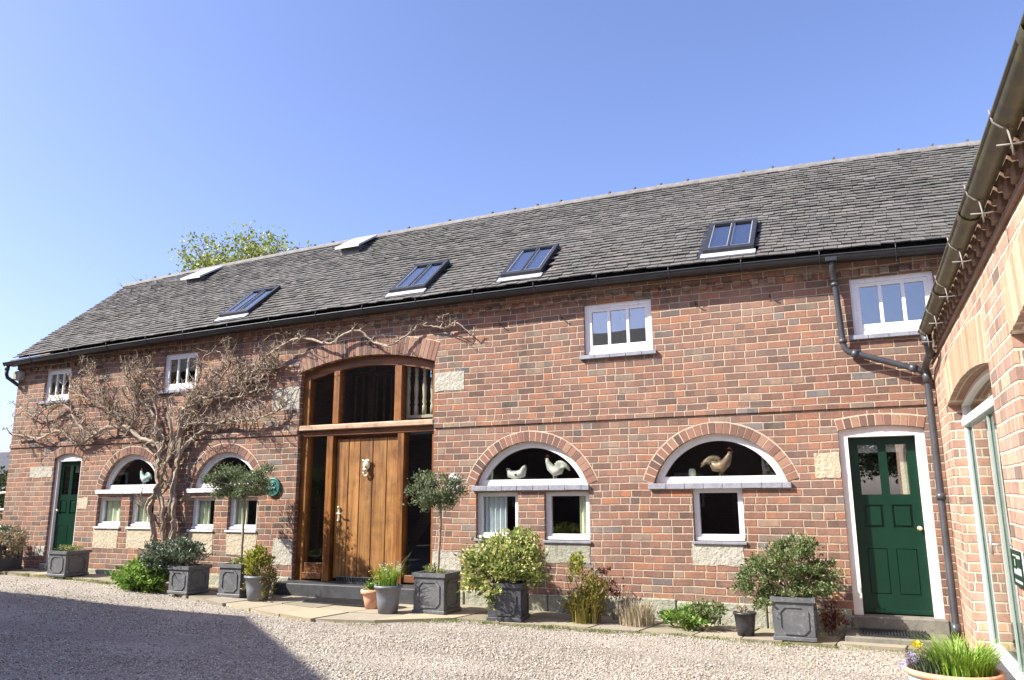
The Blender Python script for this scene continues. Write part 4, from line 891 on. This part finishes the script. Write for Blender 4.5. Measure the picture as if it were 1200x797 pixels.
curtain(-3.52, -3.36, .88, 1.50, .145, 'curty', 'narrow pale curtain at the right of the small window beside the bushy planter', 2)
curtain(-12.66, -12.12, .98, 1.47, .145, 'curty', 'yellow-green curtain in the small window next to the far green door', 4)
curtain(-11.84, -11.52, .98, 1.47, .145, 'curty', 'yellow-green curtain in the small window left of the vine trunk', 3)
curtain(-10.38, -10.12, .95, 1.46, .145, 'curty', 'pale green curtain in the small window right of the vine trunk', 3)
curtain(-9.55, -9.30, .95, 1.46, .145, 'curty', 'pale green curtain in the small window behind the standard bay stem', 3)
curtain(-4.98, -4.82, 1.69, 1.98, .145, 'curty', 'scrap of pale curtain at the left end of the hen window arch', 2)

# ------------------------------------------------------------------ climbing vine
vine = thing('climbing_vine', 'gnarled leafless climbing vine trained across the left of the brick wall', 'climbing plant', (-10.85, -.15, .1))
BRn = {'tl': [(-11.0, .15), (-11.03, 0.79), (-11.15, 1.3), (-11.02, 1.57), (-11.06, 1.86), (-11.07, 2.14), (-11.08, 2.39), (-11.15, 2.63), (-11.26, 2.88)],
'tr': [(-10.68, .12), (-10.65, 0.88), (-10.63, 1.2), (-10.7, 1.57), (-10.68, 2.05), (-10.66, 2.42), (-10.69, 2.72), (-10.62, 3.0)],
't3': [(-10.8, .12), (-10.82, 0.83), (-10.84, 1.23), (-10.97, 1.66), (-10.91, 2.02), (-10.81, 2.38), (-10.9, 2.83), (-10.89, 3.21)],
'r1': [(-10.69, 2.67), (-10.42, 2.94), (-10.32, 3.13), (-10.02, 3.21), (-9.7, 3.26), (-9.4, 3.34), (-9.04, 3.43), (-8.81, 3.51), (-8.66, 3.65)],
'r2': [(-10.11, 3.19), (-9.82, 3.2), (-9.42, 3.5), (-9.06, 3.66), (-8.73, 3.82), (-8.33, 3.98), (-8.11, 4.01), (-7.59, 3.86), (-7.39, 3.96), (-7.05, 4.03), (-6.86, 3.89), (-6.66, 3.78), (-6.43, 3.74), (-6.24, 3.84), (-6.01, 3.98), (-5.98, 4.03), (-5.7, 3.97), (-5.52, 3.93), (-5.35, 3.99), (-5.22, 3.94), (-5.05, 3.77)],
'r3': [(-10.71, 2.53), (-10.47, 2.71), (-9.97, 2.69), (-9.65, 2.69), (-9.35, 2.7), (-8.99, 2.73), (-8.66, 2.81), (-8.49, 2.89)],
'r4': [(-10.69, 2.16), (-10.55, 2.33), (-10.32, 2.51), (-10.08, 2.63), (-9.72, 2.72), (-9.22, 2.72), (-8.87, 2.77)],
'r5': [(-10.69, 2.67), (-10.55, 3.11), (-10.39, 3.4), (-10.3, 3.7)],
'r6': [(-10.02, 3.22), (-9.81, 3.51), (-9.68, 3.72), (-9.74, 3.95)],
'r7': [(-9.4, 3.34), (-9.11, 3.53), (-8.78, 3.55), (-8.48, 3.59)],
'r8': [(-10.62, 2.95), (-10.2, 3.12), (-9.8, 3.15), (-9.5, 3.10), (-9.1, 3.2), (-8.8, 3.22)],
'l1': [(-11.07, 2.14), (-11.22, 2.4), (-11.56, 2.49), (-11.93, 2.7), (-12.14, 2.73), (-12.5, 2.72), (-12.84, 2.6), (-13.19, 2.46), (-13.43, 2.55), (-13.61, 2.69), (-13.93, 2.72), (-14.22, 2.6), (-14.7, 2.65), (-15.14, 2.71)],
'l2': [(-12.91, 2.6), (-13.25, 2.83), (-13.47, 3.05), (-13.77, 3.22), (-14.16, 3.18), (-14.54, 3.04), (-14.98, 3.23)],
'l3': [(-12.5, 2.72), (-12.45, 2.94), (-12.63, 3.16), (-12.94, 3.28), (-13.42, 3.41), (-13.61, 3.69)],
'l4': [(-12.15, 2.74), (-12.23, 2.88), (-12.72, 3.31), (-13.07, 3.66), (-12.95, 3.86)],
'l5': [(-11.88, 2.68), (-11.74, 2.87), (-11.77, 3.11), (-11.86, 3.32), (-12.12, 3.64), (-12.0, 3.84)],
'l6': [(-11.77, 3.11), (-11.74, 3.41), (-11.68, 3.56), (-11.58, 3.81)],
'l7': [(-11.08, 2.39), (-11.24, 2.59), (-11.39, 2.93), (-11.64, 3.1), (-11.95, 3.19)],
'l8': [(-11.26, 2.88), (-11.37, 3.16), (-11.28, 3.38)],
'l9': [(-14.05, 2.72), (-14.14, 2.98), (-13.98, 3.17)],
'b1': [(-11.02, 0.75), (-11.28, 1.18), (-11.5, 1.42)], 'b2': [(-10.66, 1.5), (-10.85, 1.75), (-10.98, 2.1), (-10.8, 2.5)], 'b3': [(-11.05, 1.5), (-10.85, 1.75), (-10.75, 2.2), (-10.95, 2.6)]}
RAD = {'tl': (.040, .026), 'tr': (.038, .024), 't3': (.030, .018), 'l1': (.040, .016), 'r1': (.042, .020), 'r2': (.024, .010), 'r3': (.032, .013), 'r4': (.032, .013), 'l2': (.028, .012), 'l5': (.030, .014), 'l4': (.026, .012), 'l7': (.03, .014), 'r5': (.028, .012), 'r8': (.03, .012)}
random.seed(5); tw = MB(); srcs = []
def wallzone(p): # keep twigs off the glass of the oak screen and within the facade
    return p.x > -15.4 and p.z < 4.15
for k, pts in BRn.items():
    r0, r1 = RAD.get(k, (.020, .009)); main = k in ('tl', 'tr', 't3')
    P3 = [(x, -.10-random.uniform(-.03, .05)-(.05 if main else 0), z) for x, z in pts]
    L = tubeline(P3, 6, .020 if main else .009); n = len(L)
    b_ = MB(); rr = [(r0+(r1-r0)*i/(n-1))*random.uniform(.85, 1.22) for i in range(n)]; b_.tube(L, rr, 9)
    if main:   # twisted companion stem
        for ph in (0, 2.1, 4.2):
            L2 = [p+Vector((math.cos(i*.26+ph*1.3)*r0*(1.5+.9*math.sin(i*.17+ph)), math.sin(i*.26+ph)*r0*1.3, 0)) for i, p in enumerate(L)]; b_.tube(L2, [q*.55 for q in rr], 7)
    b_.build('trunk' if main else 'branch', M['bark'], vine)
    if not main: srcs.append((k, L, r1))
def twig(p, d, ln, r, depth):
    n = 4; pts = [p]; cur = Vector(p); dd = Vector(d).normalized()
    for i in range(n):
        dd = (dd+Vector((random.uniform(-.45, .45), random.uniform(-.22, .22), random.uniform(-.3, .42)))).normalized(); cur = cur+dd*ln/n
        if cur.y > -.02: cur.y = -.02
        if cur.y < -.38: cur.y = -.38
        pts.append(cur.copy())
    if not wallzone(cur): return
    tw.tube(pts, [r*(1-.6*i/n) for i in range(n+1)], 4, False)
    if depth > 0:
        for _ in range(random.choice((2, 3, 3))):
            i = random.randint(1, n); q = Vector((random.uniform(-1, 1), random.uniform(-.6, .35), random.uniform(-.5, 1))); twig(pts[i], q, ln*random.uniform(.4, .75), r*.6, depth-1)
DENS = {'r2': .55, 'l1': .9, 'l2': .8, 'l9': 1.0, 'b1': .5, 'b2': .4, 'b3': .4, 'l3': 1.5, 'l4': 1.9, 'l5': 2.2, 'l6': 2.2, 'r5': 1.7, 'r1': 2.1, 'r6': 1.8, 'r7': 1.9, 'r3': 1.5, 'r4': .9, 'r8': 1.6}
for k, L, r1 in srcs:
    for i in range(2, len(L)):
        p = L[i]; dn_ = DENS.get(k, 1.2)
        if k == 'r2' and p.x > -8.2: dn_ = .28
        m_ = dn_*.82; c_ = int(m_)+(1 if random.random() < m_-int(m_) else 0)
        for _ in range(c_):
            t = (L[i]-L[i-1]).normalized(); d = Vector((random.uniform(-1, 1), random.uniform(-1.0, .3), random.uniform(-.35, 1.1)))
            twig(p, d+t*.3, random.uniform(.12, .34)*(.75 if p.x > -8.2 else 1),   .0100, 2 if random.random() < .7 else 1)
kind(tw.build('twigs', M['twig'], vine), 'stuff')
pp = np.array([v for v in tw.v[::3]]); sel = rng.random(len(pp)) < .045
leaves(pp[sel], .035, 'buds', M['l_dry'], vine, .55)['kind'] = 'stuff'

# ------------------------------------------------------------------ potted plants and shrubs
def box_planter(t, x, y, z, w, d, h, m='planter', rot=0):
    b_ = MB(); hw, hd = w/2, d/2; th = .03; T = Matrix.Translation((x, y, z)) @ Matrix.Rotation(rot, 4, 'Z')
    b_.box(-hw+.015, hw-.015, -hd+.015, hd-.015, .045, h-.05, .004)
    b_.box(-hw, hw, -hd, hd, 0, .045, .008)
    mp = lambda u, v, w_: (u, v, h-.05+w_)
    b_.plate(rect(-hw-.006, hw+.006, -hd-.006, hd+.006), [rect(-hw+th, hw-th, -hd+th, hd-th)], .05, mp)
    b_.xf(T); o = b_.build('planter', M[m], t)
    # octagonal moulding on each face
    ww, hh = w*.68, h*.66; c = .055; ch = h*.48
    def octa(a, b2, c): return [(-a+c, -b2), (a-c, -b2), (a, -b2+c), (a, b2-c), (a-c, b2), (-a+c, b2), (-a, b2-c), (-a, -b2+c)]
    for k in range(4):
        q = MB(); dist = (hd if k % 2 == 0 else hw)-.015; ww2 = (w if k % 2 == 0 else d)*.68
        q.plate(octa(ww2/2, hh/2, c), [octa(ww2/2-.022, hh/2-.022, c*.85)], .014, lambda u, v, w_: (u, -dist-.012+w_, ch+v))
        q.xf(T @ Matrix.Rotation(k*math.pi/2, 4, 'Z')); q.build('panel_moulding', M[m], t)
    s_ = MB(); s_.box(-hw+th+.001, hw-th-.001, -hd+th+.001, hd-th-.001, h-.048, h-.02); s_.xf(T); s_.build('soil', M['soil'], t)
    return o
def round_pot(t, x, y, z, r0, r1, h, m, rim=.014, lip=.03):
    b_ = MB(); b_.lathe([(.001, 0), (r0, 0), (r0+(r1-r0)*.5, h*.5), (r1-.004, h-lip), (r1+rim, h-lip), (r1+rim, h), (r1-.012, h), (r1-.02, h-.04), (.001, h-.045)], (x, y, z), 32)
    o = b_.build('pot', M[m], t); MB().lathe([(.001, .0), (r1-.018, 0)], (x, y, z+h-.04), 24).build('soil', M['soil'], t); return o
def stems(t, base, tips, r=.008, m='stem', name='stems', sub=4):
    b_ = MB()
    for tip in tips:
        B = Vector(base)+Vector((random.uniform(-.04, .04), random.uniform(-.04, .04), 0)); T_ = Vector(tip); mid = (B+T_)/2+Vector((random.uniform(-.05, .05), random.uniform(-.05, .05), random.uniform(0, .05)))
        b_.tube(tubeline([B, mid, T_], sub, .003), [r*(1-.5*i/(2*sub)) for i in range(2*sub+1)], 6)
    return b_.build(name, M[m], t)
def G(x, y): return gz(x)+(.030 if y > edge(x) else 0.)
# 1 planter near the right green door
x, y = -.80, -.55; z = G(x, y); t = thing('potted_shrub', 'grey lead planter with spreading small-leaved shrub next to the right green door', 'potted plant', (x, y, z), 'lead-grey planters along the wall')
box_planter(t, x, y, z, .45, .44, .45)
P = np.concatenate([blobpts((x-.02, y, z+.80), (.38, .30, .25), 4600, 46, .12), blobpts((x-.36, y-.05, z+.58), (.24, .22, .28), 2600, 30, .14), blobpts((x+.26, y, z+.66), (.24, .22, .20), 1900, 22, .15), blobpts((x+.04, y-.1, z+.52), (.3, .16, .07), 700, 14, .15), blobpts((x+.10, y, z+.98), (.20, .18, .12), 900, 12, .17)])
leaves(P, .038, 'foliage', M['l_azalea'], t, .5, outc=(x, y, z+.6))
stems(t, (x, y, z+.42), [(x+random.uniform(-.35, .3), y+random.uniform(-.25, .2), z+random.uniform(.6, 1.0)) for _ in range(22)], .009)
# 2 variegated shrub in planter
x, y = -4.13, -.86; z = G(x, y); t = thing('potted_shrub', 'broad cream-variegated bush in a dark square planter under the hen window', 'potted plant', (x, y, z), 'lead-grey planters along the wall')
box_planter(t, x, y, z, .45, .42, .44, 'planter_dark', R(8))
P = np.concatenate([blobpts((x, y+.05, z+.72), (.48, .36, .28), 3600, 60, .15), blobpts((x-.42, y-.1, z+.56), (.24, .26, .26), 1600, 26, .16), blobpts((x+.2, y, z+.62), (.3, .3, .22), 1200, 24, .15), blobpts((x-.12, y-.28, z+.35), (.12, .08, .14), 160, 8, .2), blobpts((x+.05, y+.1, z+.93), (.28, .24, .12), 700, 16, .15)])
leaves(P, .052, 'foliage', M['l_varieg'], t, .55, outc=(x, y, z+.5))
stems(t, (x, y, z+.4), [(x+random.uniform(-.4, .35), y+random.uniform(-.25, .25), z+random.uniform(.55, .85)) for _ in range(18)], .009)
# 3 standard tree beside the oak door (right)
def standard(x, y, label, w, h, stem_h, crown, n, lean=0, cx=0):
    z = G(x, y); t = thing('potted_tree', label, 'potted plant', (x, y, z), 'standard trees in square planters')
    box_planter(t, x, y, z, w, w, h)
    L = tubeline([(x, y, z+h-.05), (x+lean*.4+.01, y, z+h+stem_h*.45), (x+lean, y, z+h+stem_h)], 6, .004); b_ = MB(); b_.tube(L, .019, 8)
    top = L[-1]
    for _ in range(26):
        d = Vector((random.uniform(-1, 1)*crown[0], random.uniform(-1, 1)*crown[1], random.uniform(-.2, 1)*crown[2]))*.8; b_.tube([top-Vector((0, 0, .04)), top+d*.5+Vector((0, 0, .03)), top+d+Vector((cx, 0, .02))], [.010, .007, .003], 5)
    b_.build('trunk', M['bark'], t)
    c = (top.x+cx, top.y, top.z+crown[2]*.45); P = blobpts(c, crown, n, 30, .13, .30)
    P2 = blobpts((c[0], c[1], c[2]-crown[2]*.45), (crown[0]*.8, crown[1]*.8, crown[2]*.3), n//4, 20, .16)
    leaves(np.concatenate([P, P2]), .040, 'foliage', M['l_grey'], t, .42, outc=(c[0], c[1], c[2]-.3))
    P3 = blobpts((x, y, z+h+.03), (w*.38, w*.38, .05), 260, 12, .2); leaves(P3, .035, 'underplanting', M['l_weed'], t, .5)
standard(-5.20, -.76, 'slender standard tree with small grey-green crown in square planter right of oak door', .48, .50, .92, (.37, .34, .29), 3800, .04, -.07)
standard(-8.57, -.74, 'standard tree with wide dense crown in square planter left of oak door', .44, .46, 1.04, (.56, .48, .29), 6800, .0, -.06)
# 4 dark leaved shrub in planter by the vine
x, y = -9.37, -.93; z = G(x, y); t = thing('potted_shrub', 'low glossy dark-leaved shrub in square planter at the foot of the vine', 'potted plant', (x, y, z), 'lead-grey planters along the wall')
box_planter(t, x, y, z, .43, .43, .40, 'planter', R(-3))
P = np.concatenate([blobpts((x-.30, y+.02, z+.58), (.50, .36, .20), 3600, 50, .15), blobpts((x-.55, y-.06, z+.42), (.24, .22, .20), 1300, 20, .16)])
leaves(P, .050, 'foliage', M['l_skimmia'], t, .45, outc=(x, y, z+.3)); stems(t, (x, y, z+.36), [(x+random.uniform(-.4, .35), y+random.uniform(-.25, .25), z+random.uniform(.45, .65)) for _ in range(16)], .007)
# 5 low planter by the far green door
x, y = -12.62, -.50; z = G(x, y); t = thing('potted_shrub', 'square planter with sparse clipped low plants in front of the far green door', 'potted plant', (x, y, z), 'lead-grey planters along the wall')
box_planter(t, x, y, z, .47, .47, .42)
P = blobpts((x, y, z+.44), (.19, .19, .06), 700, 30, .15); leaves(P, .030, 'foliage', M['l_weed'], t, .45, up=1)
# 6 dark pot at the far left
x, y = -14.52, -.45; z = G(x, y); t = thing('potted_shrub', 'dark square planter at the far left with white-flowered green and brown shrub', 'potted plant', (x, y, z), 'lead-grey planters along the wall')
box_planter(t, x, y, z, .56, .52, .46, 'planter_dark')
P = np.concatenate([blobpts((x-.05, y, z+.62), (.36, .30, .16), 2200, 36, .15)]); leaves(P, .045, 'foliage', M['l_skimmia'], t, .5, outc=(x, y, z+.4))
P = blobpts((x+.36, y-.05, z+.52), (.24, .24, .22), 1300, 26, .16); leaves(P, .05, 'foliage', M['l_dry'], t, .5)
P = blobpts((x-.1, y-.22, z+.58), (.28, .1, .10), 70, 14, .12); leaves(P, .06, 'flowers', M['petal_w'], t, .9)
# 7 round grey pot with yellow shrub
x, y = -8.02, -.95; z = G(x, y); t = thing('potted_shrub', 'round grey pot with yellow-green shrub and trailing stems left of oak door', 'potted plant', (x, y, z))
round_pot(t, x, y, z, .14, .19, .34, 'greypot')
leaves(np.concatenate([blobpts((x-.05, y, z+.52), (.20, .18, .15), 1300, 26, .16), blobpts((x-.02, y, z+.66), (.12, .1, .12), 400, 10, .18)]), .042, 'foliage', M['l_yellow'], t, .5, outc=(x, y, z+.3))
leaves(np.concatenate([blobpts((x+.17, y, z+.26), (.14, .16, .22), 1100, 22, .16), blobpts((x-.2, y, z+.28), (.10, .12, .2), 500, 14, .17)]), .035, 'trailing_foliage', M['l_olive'], t, .4, up=-.4)
stems(t, (x, y, z+.3), [(x+random.uniform(-.18, .15), y+random.uniform(-.15, .15), z+random.uniform(.5, .75)) for _ in range(12)], .006)
# 8 blue-grey pot with flowers, terracotta pot behind
x, y = -5.72, -1.12; z = G(x, y); t = thing('flower_pot', 'tapered blue-grey pot with wispy green flowers in front of the oak door', 'potted plant', (x, y, z))
round_pot(t, x, y, z, .125, .17, .34, 'greypot')
blades((x, y, z+.32), .13, 190, .30, 'foliage', M['l_grass'], t, .55, .006); leaves(blobpts((x-.04, y, z+.46), (.20, .16, .11), 520, 22, .16), .036, 'foliage', M['l_yellow'], t, .4)
leaves(blobpts((x+.03, y, z+.55), (.17, .15, .10), 60, 20, .12), .022, 'flowers', M['petal_w'], t, .9); blades((x+.05, y, z+.35), .1, 12, .40, 'flower_spikes', M['l_grey'], t, .5, .006)
x, y = -6.13, -.86; z = G(x, y); t = thing('flower_pot', 'small terracotta pot with a bright green tuft behind the blue-grey pot', 'potted plant', (x, y, z))
round_pot(t, x, y, z, .10, .145, .24, 'terracotta', .018, .05); leaves(blobpts((x, y, z+.29), (.09, .09, .06), 420, 16, .2), .035, 'foliage', M['l_bright'], t, .5)
bx = MB(); bx.box(-5.62, -5.50, -1.0, -.86, .05, .43, .01)
# 9 black plastic pot with bare twig
x, y = -1.33, -.62; z = G(x, y); t = thing('flower_pot', 'black plastic pot with thin bare twigs on the paving', 'potted plant', (x, y, z))
round_pot(t, x, y, z, .09, .122, .25, 'blackpot', .008, .02); stems(t, (x, y, z+.2), [(x-.08, y, z+.62), (x-.03, y+.03, z+.5), (x+.05, y, z+.36)], .004, 'twig', 'twig')
leaves(blobpts((x-.02, y, z+.27), (.06, .06, .03), 60, 6, .2), .03, 'foliage', M['l_dry'], t)
# 10 terracotta bowl in the foreground
x, y = .44, -3.85; z = gz(x); t = thing('flower_bowl', 'wide terracotta-rimmed bowl of grassy leaves with yellow and lilac flowers in the foreground', 'potted plant', (x, y, z))
bw = MB(); bw.lathe([(.001, 0), (.17, 0), (.25, .22), (.275, .40)], (x, y, z), 36); bw.build('bowl', M['paleblue'], t)
bw = MB(); bw.lathe([(.272, .392), (.295, .40), (.30, .425), (.285, .435), (.265, .425), (.255, .38)], (x, y, z), 40); bw.build('rim', M['terracotta'], t); MB().lathe([(.001, 0), (.258, 0)], (x, y, z+.392), 24).build('soil', M['soil'], t)
blades((x+.05, y, z+.39), .18, 620, .26, 'grass_leaves', M['l_grass'], t, .8, .006, 4)
blades((x-.14, y-.02, z+.39), .10, 220, .15, 'grey_leaves', M['l_skimmia'], t, .6, .008)
f_ = MB(); f_.tube([(x-.17, y, z+.40), (x-.20, y, z+.56)], .003, 5); f_.build('flower_stem', M['stem'], t)
leaves(rng.normal(size=(40, 3))*.012+np.array([x-.20, y, z+.565]), .022, 'yellow_flower', M['petal_y'], t, .9)
leaves(np.concatenate([rng.normal(size=(26, 3))*.014+np.array([x+a, y+b_, z+c_]) for a, b_, c_ in ((-.24, .0, .50), (-.26, -.02, .46), (-.28, -.03, .43), (-.22, -.05, .48), (-.29, .02, .41))]), .016, 'lilac_flowers', M['petal_v'], t, .9)

# shrubs growing in the ground
def shrub(name, label, x, y, parts, ms, size, st=0, sth=.5):
    z = G(x, y)-.02; t = thing(name, label, 'plant', (x, y, z))
    for (c, r_, n, cl), m in zip(parts, ms): leaves(blobpts((x+c[0], y+c[1], z+c[2]), r_, n, cl, .16), size, 'foliage', M[m], t, .5, outc=(x+c[0], y+c[1], z))
    if st: stems(t, (x, y, z), [(x+random.uniform(-.25, .25), y+random.uniform(-.15, .15), z+random.uniform(.5, 1)*sth) for _ in range(st)], .006)
    return t
shrub('leafy_plant', 'bright green leafy ground plant left of the planter under the vine', -10.48, -.85, [((0, 0, .24), (.52, .30, .20), 2300, 44), ((.25, -.1, .14), (.35, .25, .12), 800, 20)], ['l_bright', 'l_bright'], .085)
shrub('leafy_plant', 'bright green mound of leaves against the wall below the widest arched window', -1.98, -.50, [((-.05, 0, .14), (.26, .2, .13), 1500, 30), ((.2, .05, .18), (.2, .18, .15), 1000, 22)], ['l_bright', 'l_azalea'], .045)
t = shrub('tall_shrub', 'upright yellow-green shrub with reddish stems between planter and dry stalks', -3.22, -.62, [((.0, 0, .26), (.24, .2, .22), 1300, 30), ((-.10, .05, .62), (.12, .12, .20), 520, 14), ((.15, 0, .40), (.20, .18, .2), 700, 18)], ['l_olive', 'l_yellow', 'l_olive'], .04, 18, .75)
blades((-3.2, -.62, G(-3.2, -.6)), .2, 220, .42, 'blades', M['l_olive'], t, .4, .006)
t = thing('dry_plant', 'clump of dry upright stalks beside the mound of green leaves', 'plant', (-2.62, -.5, G(-2.6, -.5)))
blades((-2.62, -.48, G(-2.6, -.5)), .22, 320, .30, 'stalks', M['l_dry'], t, .35, .006, 3)
shrub('red_shrub', 'thin dark red-leaved shrub against the wall behind the dry stalks', -2.92, -.28, [((-.12, 0, .40), (.20, .10, .14), 260, 18), ((-.14, 0, .58), (.10, .06, .08), 60, 8)], ['l_red', 'l_red'], .045, 12, .55)
shrub('red_shrub', 'low reddish-brown plant between the planter and the right green door', -.42, -.20, [((0, 0, .20), (.13, .10, .15), 420, 18)], ['l_red'], .04, 8, .22)
# weeds along the paving edge
def weeds():
    P = []
    for _ in range(150):
        x = random.choice([random.uniform(-16, -9.5), random.uniform(-16, -9.5), random.uniform(-6, .5), random.uniform(-5, -.8)]); y = edge(x)-random.uniform(-.04, .12); n = random.randint(10, 60); r = random.uniform(.02, .09)
        P.append(np.array([x, y, gz(x)])+rng.normal(size=(n, 3))*np.array([r*1.6, r*.6, .006])+np.array([0, 0, .008]))
    o = leaves(np.concatenate(P), .024, 'weeds', M['l_weed'], None, .4, up=1.2); kind(o, 'stuff'); tag(o, 'small weeds and moss along the paving edge', 'weeds')
weeds()
# door mats
def doormat(label, x0, x1, y0, y1, z, tilt=0):
    b_ = MB(); b_.plate(rect(x0, x1, y0, y1), [], .016, lambda u, v, w: (u, v, z+w)); n = int((x1-x0)/.03)
    for i in range(n): b_.box(x0+.01+i*.03, x0+.026+i*.03, y0+.015, y1-.015, z+.0161, z+.028)
    tag(b_.build('door_mat', M['mat']), label, 'doormat')
doormat('black ribbed rubber mat on the paving at the right green door', -.16, .50, -.50, -.075, -.043)
doormat('black mat lying on the flagstones below the oak door step', -7.30, -6.25, -.86, -.42, G(-6.8, -.6)+.004)
bs_ = MB(); bs_.box(-7.28, -6.55, -.14, -.06, .202, .225, .004); bs_.box(-7.28, -6.55, -.145, -.055, .285, .30, .004)
for i in range(24): bs_.box(-7.27+i*.03, -7.255+i*.03, -.14, -.06, .22, .285)
tag(bs_.build('boot_brush', M['black']), 'black boot brush on the slate step against the oak door', 'boot brush')

# ------------------------------------------------------------------ beyond the barn
def tree(name, label, x, y, z0, h, crown, n, seed, m='l_tree', lsize=.09, trunk_r=.16, bare=.0, nb=60):
    random.seed(seed); t = thing(name, label, 'tree', (x, y, z0)); b_ = MB(); tips = []
    top = Vector((x, y, z0+h*.55)); b_.tube(tubeline([(x, y, z0-.2), (x+.1, y, z0+h*.3), top], 5, .02), [trunk_r*(1-.05*i) for i in range(11)], 10)
    c = Vector((x, y, z0+h-crown[2]))
    for _ in range(nb):
        d = Vector((random.gauss(0, 1), random.gauss(0, 1), random.gauss(0, 1))).normalized(); e = c+Vector((d.x*crown[0], d.y*crown[1], d.z*crown[2]))*random.uniform(.55, 1.08)
        s = top+Vector((0, 0, random.uniform(-h*.15, h*.05))); mid = s.lerp(e, .5)+Vector((random.uniform(-.3, .3), random.uniform(-.3, .3), random.uniform(.0, .4)))
        L = tubeline([s, mid, e], 5, .03); b_.tube(L, [trunk_r*.32*(1-.088*i) for i in range(11)], 5, False)
        for k in range(4, 11):
            for _ in range(2):
                q = L[k]+Vector((random.uniform(-.45, .45), random.uniform(-.45, .45), random.uniform(-.2, .5))); b_.tube([L[k], L[k].lerp(q, .5)+Vector((0, 0, .05)), q], [.012, .009, .004], 3, False); tips.append(q)
            tips.append(L[k])
    b_.build('trunk', M['stem'], t)
    T_ = np.array([v[:] for v in tips]); T_ = T_[rng.random(len(T_)) > bare]; k = rng.integers(0, len(T_), n)
    leaves(T_[k]+rng.normal(size=(n, 3))*.13, lsize, 'crown', M[m], t, .6)
tree('garden_tree', 'pale green spring tree showing over the barn ridge', -18.6, 9.6, 0, 10.55, (2.7, 1.9, 1.8), 20000, 31, lsize=.12, nb=110, bare=.1)
tree('bare_tree', 'small bare-twigged tree just showing above the left end of the ridge', -23.2, 9.2, 0, 9.35, (1.5, 1.3, 1.6), 260, 9, 'l_dry', .05, .10, nb=34)
tree('courtyard_tree', 'broad tree on the far side of the yard behind the photographer', 1.6, -24.5, -.2, 6.4, (3.4, 3.2, 2.4), 9000, 12, 'l_dark', .16, .22, nb=60)
tree('courtyard_tree', 'smaller tree beside the broad tree across the yard', -1.9, -27, -.2, 6.0, (2.4, 2.4, 2.2), 6000, 13, 'l_dark', .16, .18, nb=40)
hedge = thing('hedge', 'dark hedge beyond the left corner of the barn', 'hedge', (-21, 2.0, .3))
leaves(np.concatenate([blobpts((-21+i*1.2, 2.2+.3*math.sin(i), 1.35), (1.0, .6, .75), 1500, 30, .17) for i in range(-3, 4)]), .11, 'foliage', M['l_dark'], hedge, .6)
MB().box(-26, -16.2, 2.0, 2.5, .0, 1.2).build('wall', M['brick'], hedge)
sh = thing('garden_shed', 'low dark-roofed shed past the left end of the barn', 'shed', (-24, 5, .3))
MB().box(-27, -18.5, 4.5, 7.5, .0, 2.2).build('wall', M['brick'], sh); MB().add([(-27.2, 4.2, 2.15), (-18.3, 4.2, 2.15), (-18.3, 7.8, 2.15), (-27.2, 7.8, 2.15), (-27.2, 6, 2.95), (-18.3, 6, 2.95)], [(0, 1, 5, 4), (3, 4, 5, 2), (1, 2, 5), (0, 4, 3), (0, 3, 2, 1)]).build('roof', M['slate'], sh)
gt_ = thing('garden_gate', 'white tubular rail gate at the left corner of the barn', 'gate', (-16.6, .8, .2))
q = MB()
for zz_ in (.35, .7, 1.05, 1.4): q.tube([(-17.6, .7, zz_+.15), (-15.75, .95, zz_+.25)], .022, 8)
q.tube([(-17.6, .7, .2), (-17.6, .7, 1.6)], .03, 8); q.tube([(-15.75, .95, .2), (-15.75, .95, 1.68)], .03, 8); q.build('rails', M['white'], gt_)

# buildings across the yard: they cast the shadow on the gravel and show in the panes
def block(name, label, x0, x1, y0, y1, ze, zr, axis='x'):
    t = thing(name, label, 'house', ((x0+x1)/2, (y0+y1)/2, 0)); ym = (y0+y1)/2
    w = MB(); w.box(x0, x1, y0, y1, -.4, ze); w.add([(x0+.001, y0, ze), (x0+.001, y1, ze), (x0+.001, ym, zr-.05), (x1-.001, y0, ze), (x1-.001, y1, ze), (x1-.001, ym, zr-.05)], [(0, 2, 1), (3, 4, 5)]); w.build('wall', M['brick'], t)
    r = MB(); o = .12
    for s in (0, 1):
        ya = y0 if s == 0 else y1; k = -1 if s == 0 else 1; m_ = (zr-ze)/abs(ym-ya); ya2 = ya+k*o; za = ze-m_*o
        r.add([(x0-o, ya2, za), (x1+.05, ya2, za), (x1+.05, ym, zr), (x0-o, ym, zr), (x0-o, ya2, za+.1), (x1+.05, ya2, za+.1), (x1+.05, ym, zr+.1), (x0-o, ym, zr+.1)], [(0, 1, 2, 3), (4, 7, 6, 5), (0, 4, 5, 1), (1, 5, 6, 2), (0, 3, 7, 4)])
    r.build('roof', M['tile'], t)
    wn = None
    for i in range(int((x1-x0)/3)):
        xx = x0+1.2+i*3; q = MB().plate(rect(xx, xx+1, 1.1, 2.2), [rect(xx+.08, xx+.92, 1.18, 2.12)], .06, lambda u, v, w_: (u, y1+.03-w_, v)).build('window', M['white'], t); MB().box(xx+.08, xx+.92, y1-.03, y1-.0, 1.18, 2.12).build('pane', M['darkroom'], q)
    return t
block('stable_block', 'brick stable block left of the yard whose roof shades the gravel', -27, -11.95, -16.2, -5.5, 4.9, 8.66)
block('opposite_barn', 'long brick barn facing the yard behind the photographer', -34, -3.9, -25, -16.2, 4.7, 8.2)
